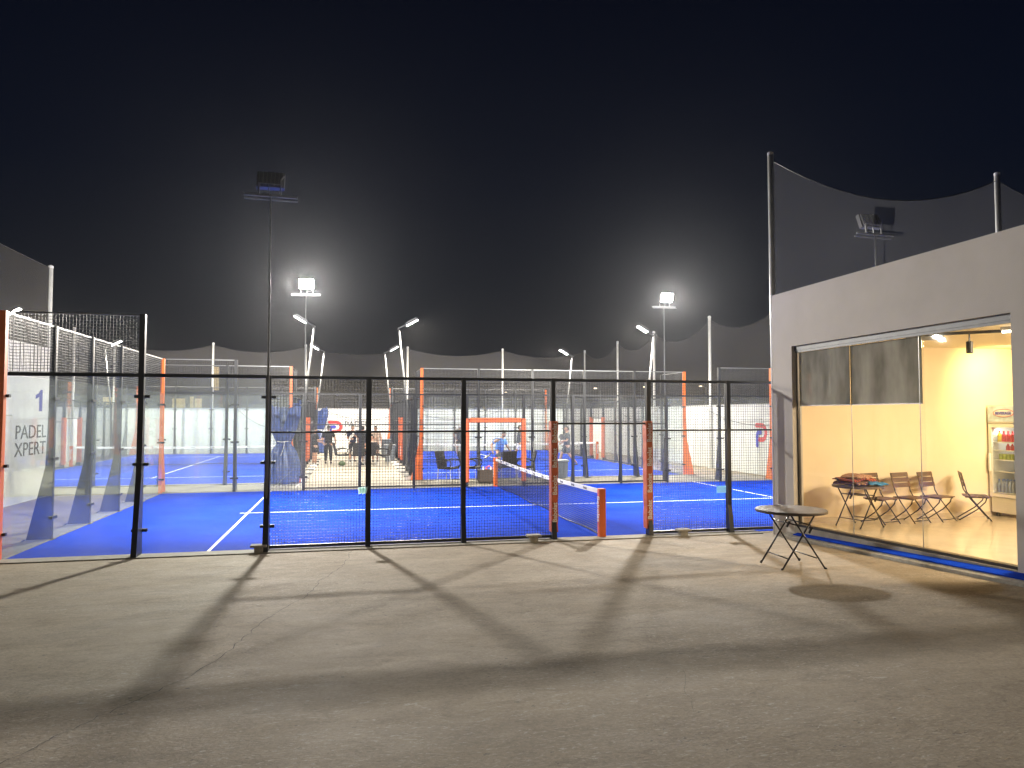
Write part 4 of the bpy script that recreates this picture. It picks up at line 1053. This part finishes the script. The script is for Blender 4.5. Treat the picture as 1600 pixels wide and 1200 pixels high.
person((5.52, 23.6, W0), .35, 'person in dark shirt facing the camera on the walkway holding a white towel', 'cnavy', 'cblack',
       dict(elL=(-.27, -.02, 1.12), wrL=(-.20, -.28, 1.10), elR=(.25, -.05, 1.14), wrR=(.05, -.28, 1.22)), h=1.76)
person((5.98, 22.0, W0), PI-.5, 'person in black shirt seen from behind in the middle of the walkway group', 'cblack', 'cblack',
       dict(elL=(-.27, -.04, 1.13), wrL=(-.18, -.26, 1.08)), longp=True, h=1.74)
person((6.36, 21.15, W0), -.9, 'seated person in beige patterned top at the right of the walkway group', 'cbeige', 'cblack',
       dict(pelvis=(0, .10, .52), waist=(0, .12, .66), chest=(0, .08, .90), neck=(0, .05, 1.08), head=(0, .01, 1.23), shL=(-.19, .07, 1.01), shR=(.19, .07, 1.01),
            elL=(-.26, -.08, .78), elR=(.26, -.08, .78), wrL=(-.14, -.28, .70), wrR=(.14, -.28, .70), hipL=(-.09, .06, .50), hipR=(.09, .06, .50),
            knL=(-.13, -.36, .50), knR=(.13, -.36, .50), anL=(-.13, -.34, .09), anR=(.13, -.40, .09)))
person((6.62, 23.1, W0), .1, 'person in light beige top standing near the walkway fence post', 'cbeige', 'cblack',
       dict(elR=(.27, -.03, 1.12), elL=(-.26, -.1, 1.14), wrL=(-.1, -.3, 1.14)), h=1.72)
towel = MB()
for k in range(10): towel.poly([(-.07+.02*math.sin(k), -.02*math.cos(k), -.05*k), (.07+.02*math.sin(k*1.3), .02, -.05*k), (.07+.02*math.sin((k+1)*1.3), .02, -.05*(k+1)), (-.07+.02*math.sin(k+1), -.02*math.cos(k+1), -.05*(k+1))])
o = towel.build('white_towel', 'cwhite'); o.location = (5.58, 23.3, 1.42); o.rotation_euler = (.0, .6, .3); tag(o, 'white towel held across the chest of the person facing the camera', 'towel')
# players on the right rear court
person((11.36, 26.9, .01), PI-.2, 'player in grey shirt and pale cap at the far left of the right rear court', 'cgrey', 'cblack',
       dict(elL=(-.34, .04, 1.16), wrL=(-.24, -.12, 1.0), elR=(.33, .04, 1.16), wrR=(.22, -.14, 1.0)), hair='hairl', cap=True, h=1.74)
person((11.42, 16.2, .01), .35, 'player in a bright blue shirt crouching for the ball on the right rear court', 'cblue', 'cnavy',
       dict(pelvis=(.05, .10, .84), waist=(.02, .02, .97), chest=(-.03, -.10, 1.16), neck=(.0, -.17, 1.33), head=(.06, -.22, 1.46),
            shL=(-.22, -.12, 1.25), shR=(.16, -.10, 1.25), elL=(-.42, -.04, 1.06), wrL=(-.46, -.20, .82), elR=(.28, -.10, .99), wrR=(.30, -.30, .82),
            hipL=(-.04, .08, .80), hipR=(.14, .10, .80), knL=(-.14, -.20, .47), knR=(.26, .06, .45), anL=(-.12, -.02, .09), anR=(.24, .42, .12)), h=1.75)
racket((11.02, 15.82, .78), (math.radians(-35), 0, math.radians(100)), 'padel bat held low by the player in blue')
person((13.50, 21.4, .01), PI/2-.3, 'player in dark top and white shorts stretching near the net on the right rear court', 'cgrey', 'cwhite',
       dict(pelvis=(0, .02, .93), knL=(-.14, -.26, .55), anL=(-.14, -.30, .10), knR=(.12, .16, .52), anR=(.12, .46, .16), elR=(.3, .1, 1.15), wrR=(.34, .05, .92), elL=(-.28, -.1, 1.15), wrL=(-.22, -.32, 1.02)), h=1.76)
person((14.90, 18.1, .01), -PI/2-.1, 'bearded player in grey shirt striding left holding a bat on the right rear court', 'cgrey', 'cgrey',
       dict(elR=(.26, -.04, 1.12), wrR=(.18, -.28, 1.08), elL=(-.26, .06, 1.12), wrL=(-.22, -.18, 1.0), knL=(-.1, -.22, .52), anL=(-.11, -.32, .10), knR=(.1, .08, .50), anR=(.1, .42, .13)), h=1.77)
racket((14.53, 17.93, 1.08), (math.radians(80), math.radians(20), math.radians(10)), 'dark bat held upright by the bearded player')

# ================================================================= FAR BACKDROP
def far_building(x, y, w, d, h, lab, lit):
    t = thing('far_building', lab, 'building', (x, y, 0)); MB().box(-w/2, w/2, -d/2, d/2, 0, h).build('wall', 'silh', t); MB().box(-w/2-.2, w/2+.2, -d/2-.2, d/2+.2, h, h+.25).build('roof', 'silh', t)
    for (a, b_, c, d_) in lit: MB().box(a, b_, -d/2-.09, -d/2-.02, c, d_).build('lit_window', 'litw', t)
    return t
far_building(-9, 62, 26, 9, 4.3, 'low dark building far behind the left court with a few lit openings', [(-1.3, -.2, 2.9, 3.8), (.2, .5, 2.8, 4.0), (.6, 1.2, 2.9, 3.8), (-7.0, -6.2, 3.2, 3.9)])
t = thing('lit_sign', 'tall narrow yellow lit sign rising behind the left rear court', 'sign', (-7.1, 60, 0))
MB().box(-.08, .08, -.08, .08, 0, 4.6).build('post', 'silh', t); MB().box(-.3, .3, -.12, .12, 4.6, 6.9).build('sign_box', 'litw', t)
far_building(34, 70, 30, 9, 3.7, 'low dark building far behind the right wall', [])
sl_ = thing('street_lamp', 'distant street lamp just right of the orange corner post', 'street lamp', (31.5, 60, 0))
MB().tube([(0, 0, 0), (0, 0, 5.0), (-.5, 0, 5.2)], .06, 6).build('pole_shaft', 'galv', sl_); MB().box(-.68, -.42, -.1, .1, 5.1, 5.2).build('lamp_head', 'tiny', sl_)
for x, y, lb in ((35.0, 55, 'distant street lamp right of the fence post near the building'), (39.6, 52, 'distant street lamp closest to the building edge'), (25.0, 75, 'small distant street lamp above the right rear court'), (29.0, 90, 'faintest distant street lamp above the right wall')):
    dup(sl_, (x, y, 0), 0, lb, 'distant street lamps')
sl_['group'] = 'distant street lamps'

# ================================================================= NIGHT HAZE
hz = MB().box(-70, 110, -30, 120, -1, 9.5).build('haze', 'white')
hm = bpy.data.materials.new('thin_haze'); hm.use_nodes = True; hn = hm.node_tree; hn.nodes.clear()
pv = hn.nodes.new('ShaderNodeVolumePrincipled'); pv.inputs['Density'].default_value = .00024; pv.inputs['Color'].default_value = (.93, .95, 1, 1); pv.inputs['Anisotropy'].default_value = .82
ho_ = hn.nodes.new('ShaderNodeOutputMaterial'); hn.links.new(pv.outputs[0], ho_.inputs['Volume'])
hz.data.materials.clear(); hz.data.materials.append(hm); tag(hz, kind='stuff')
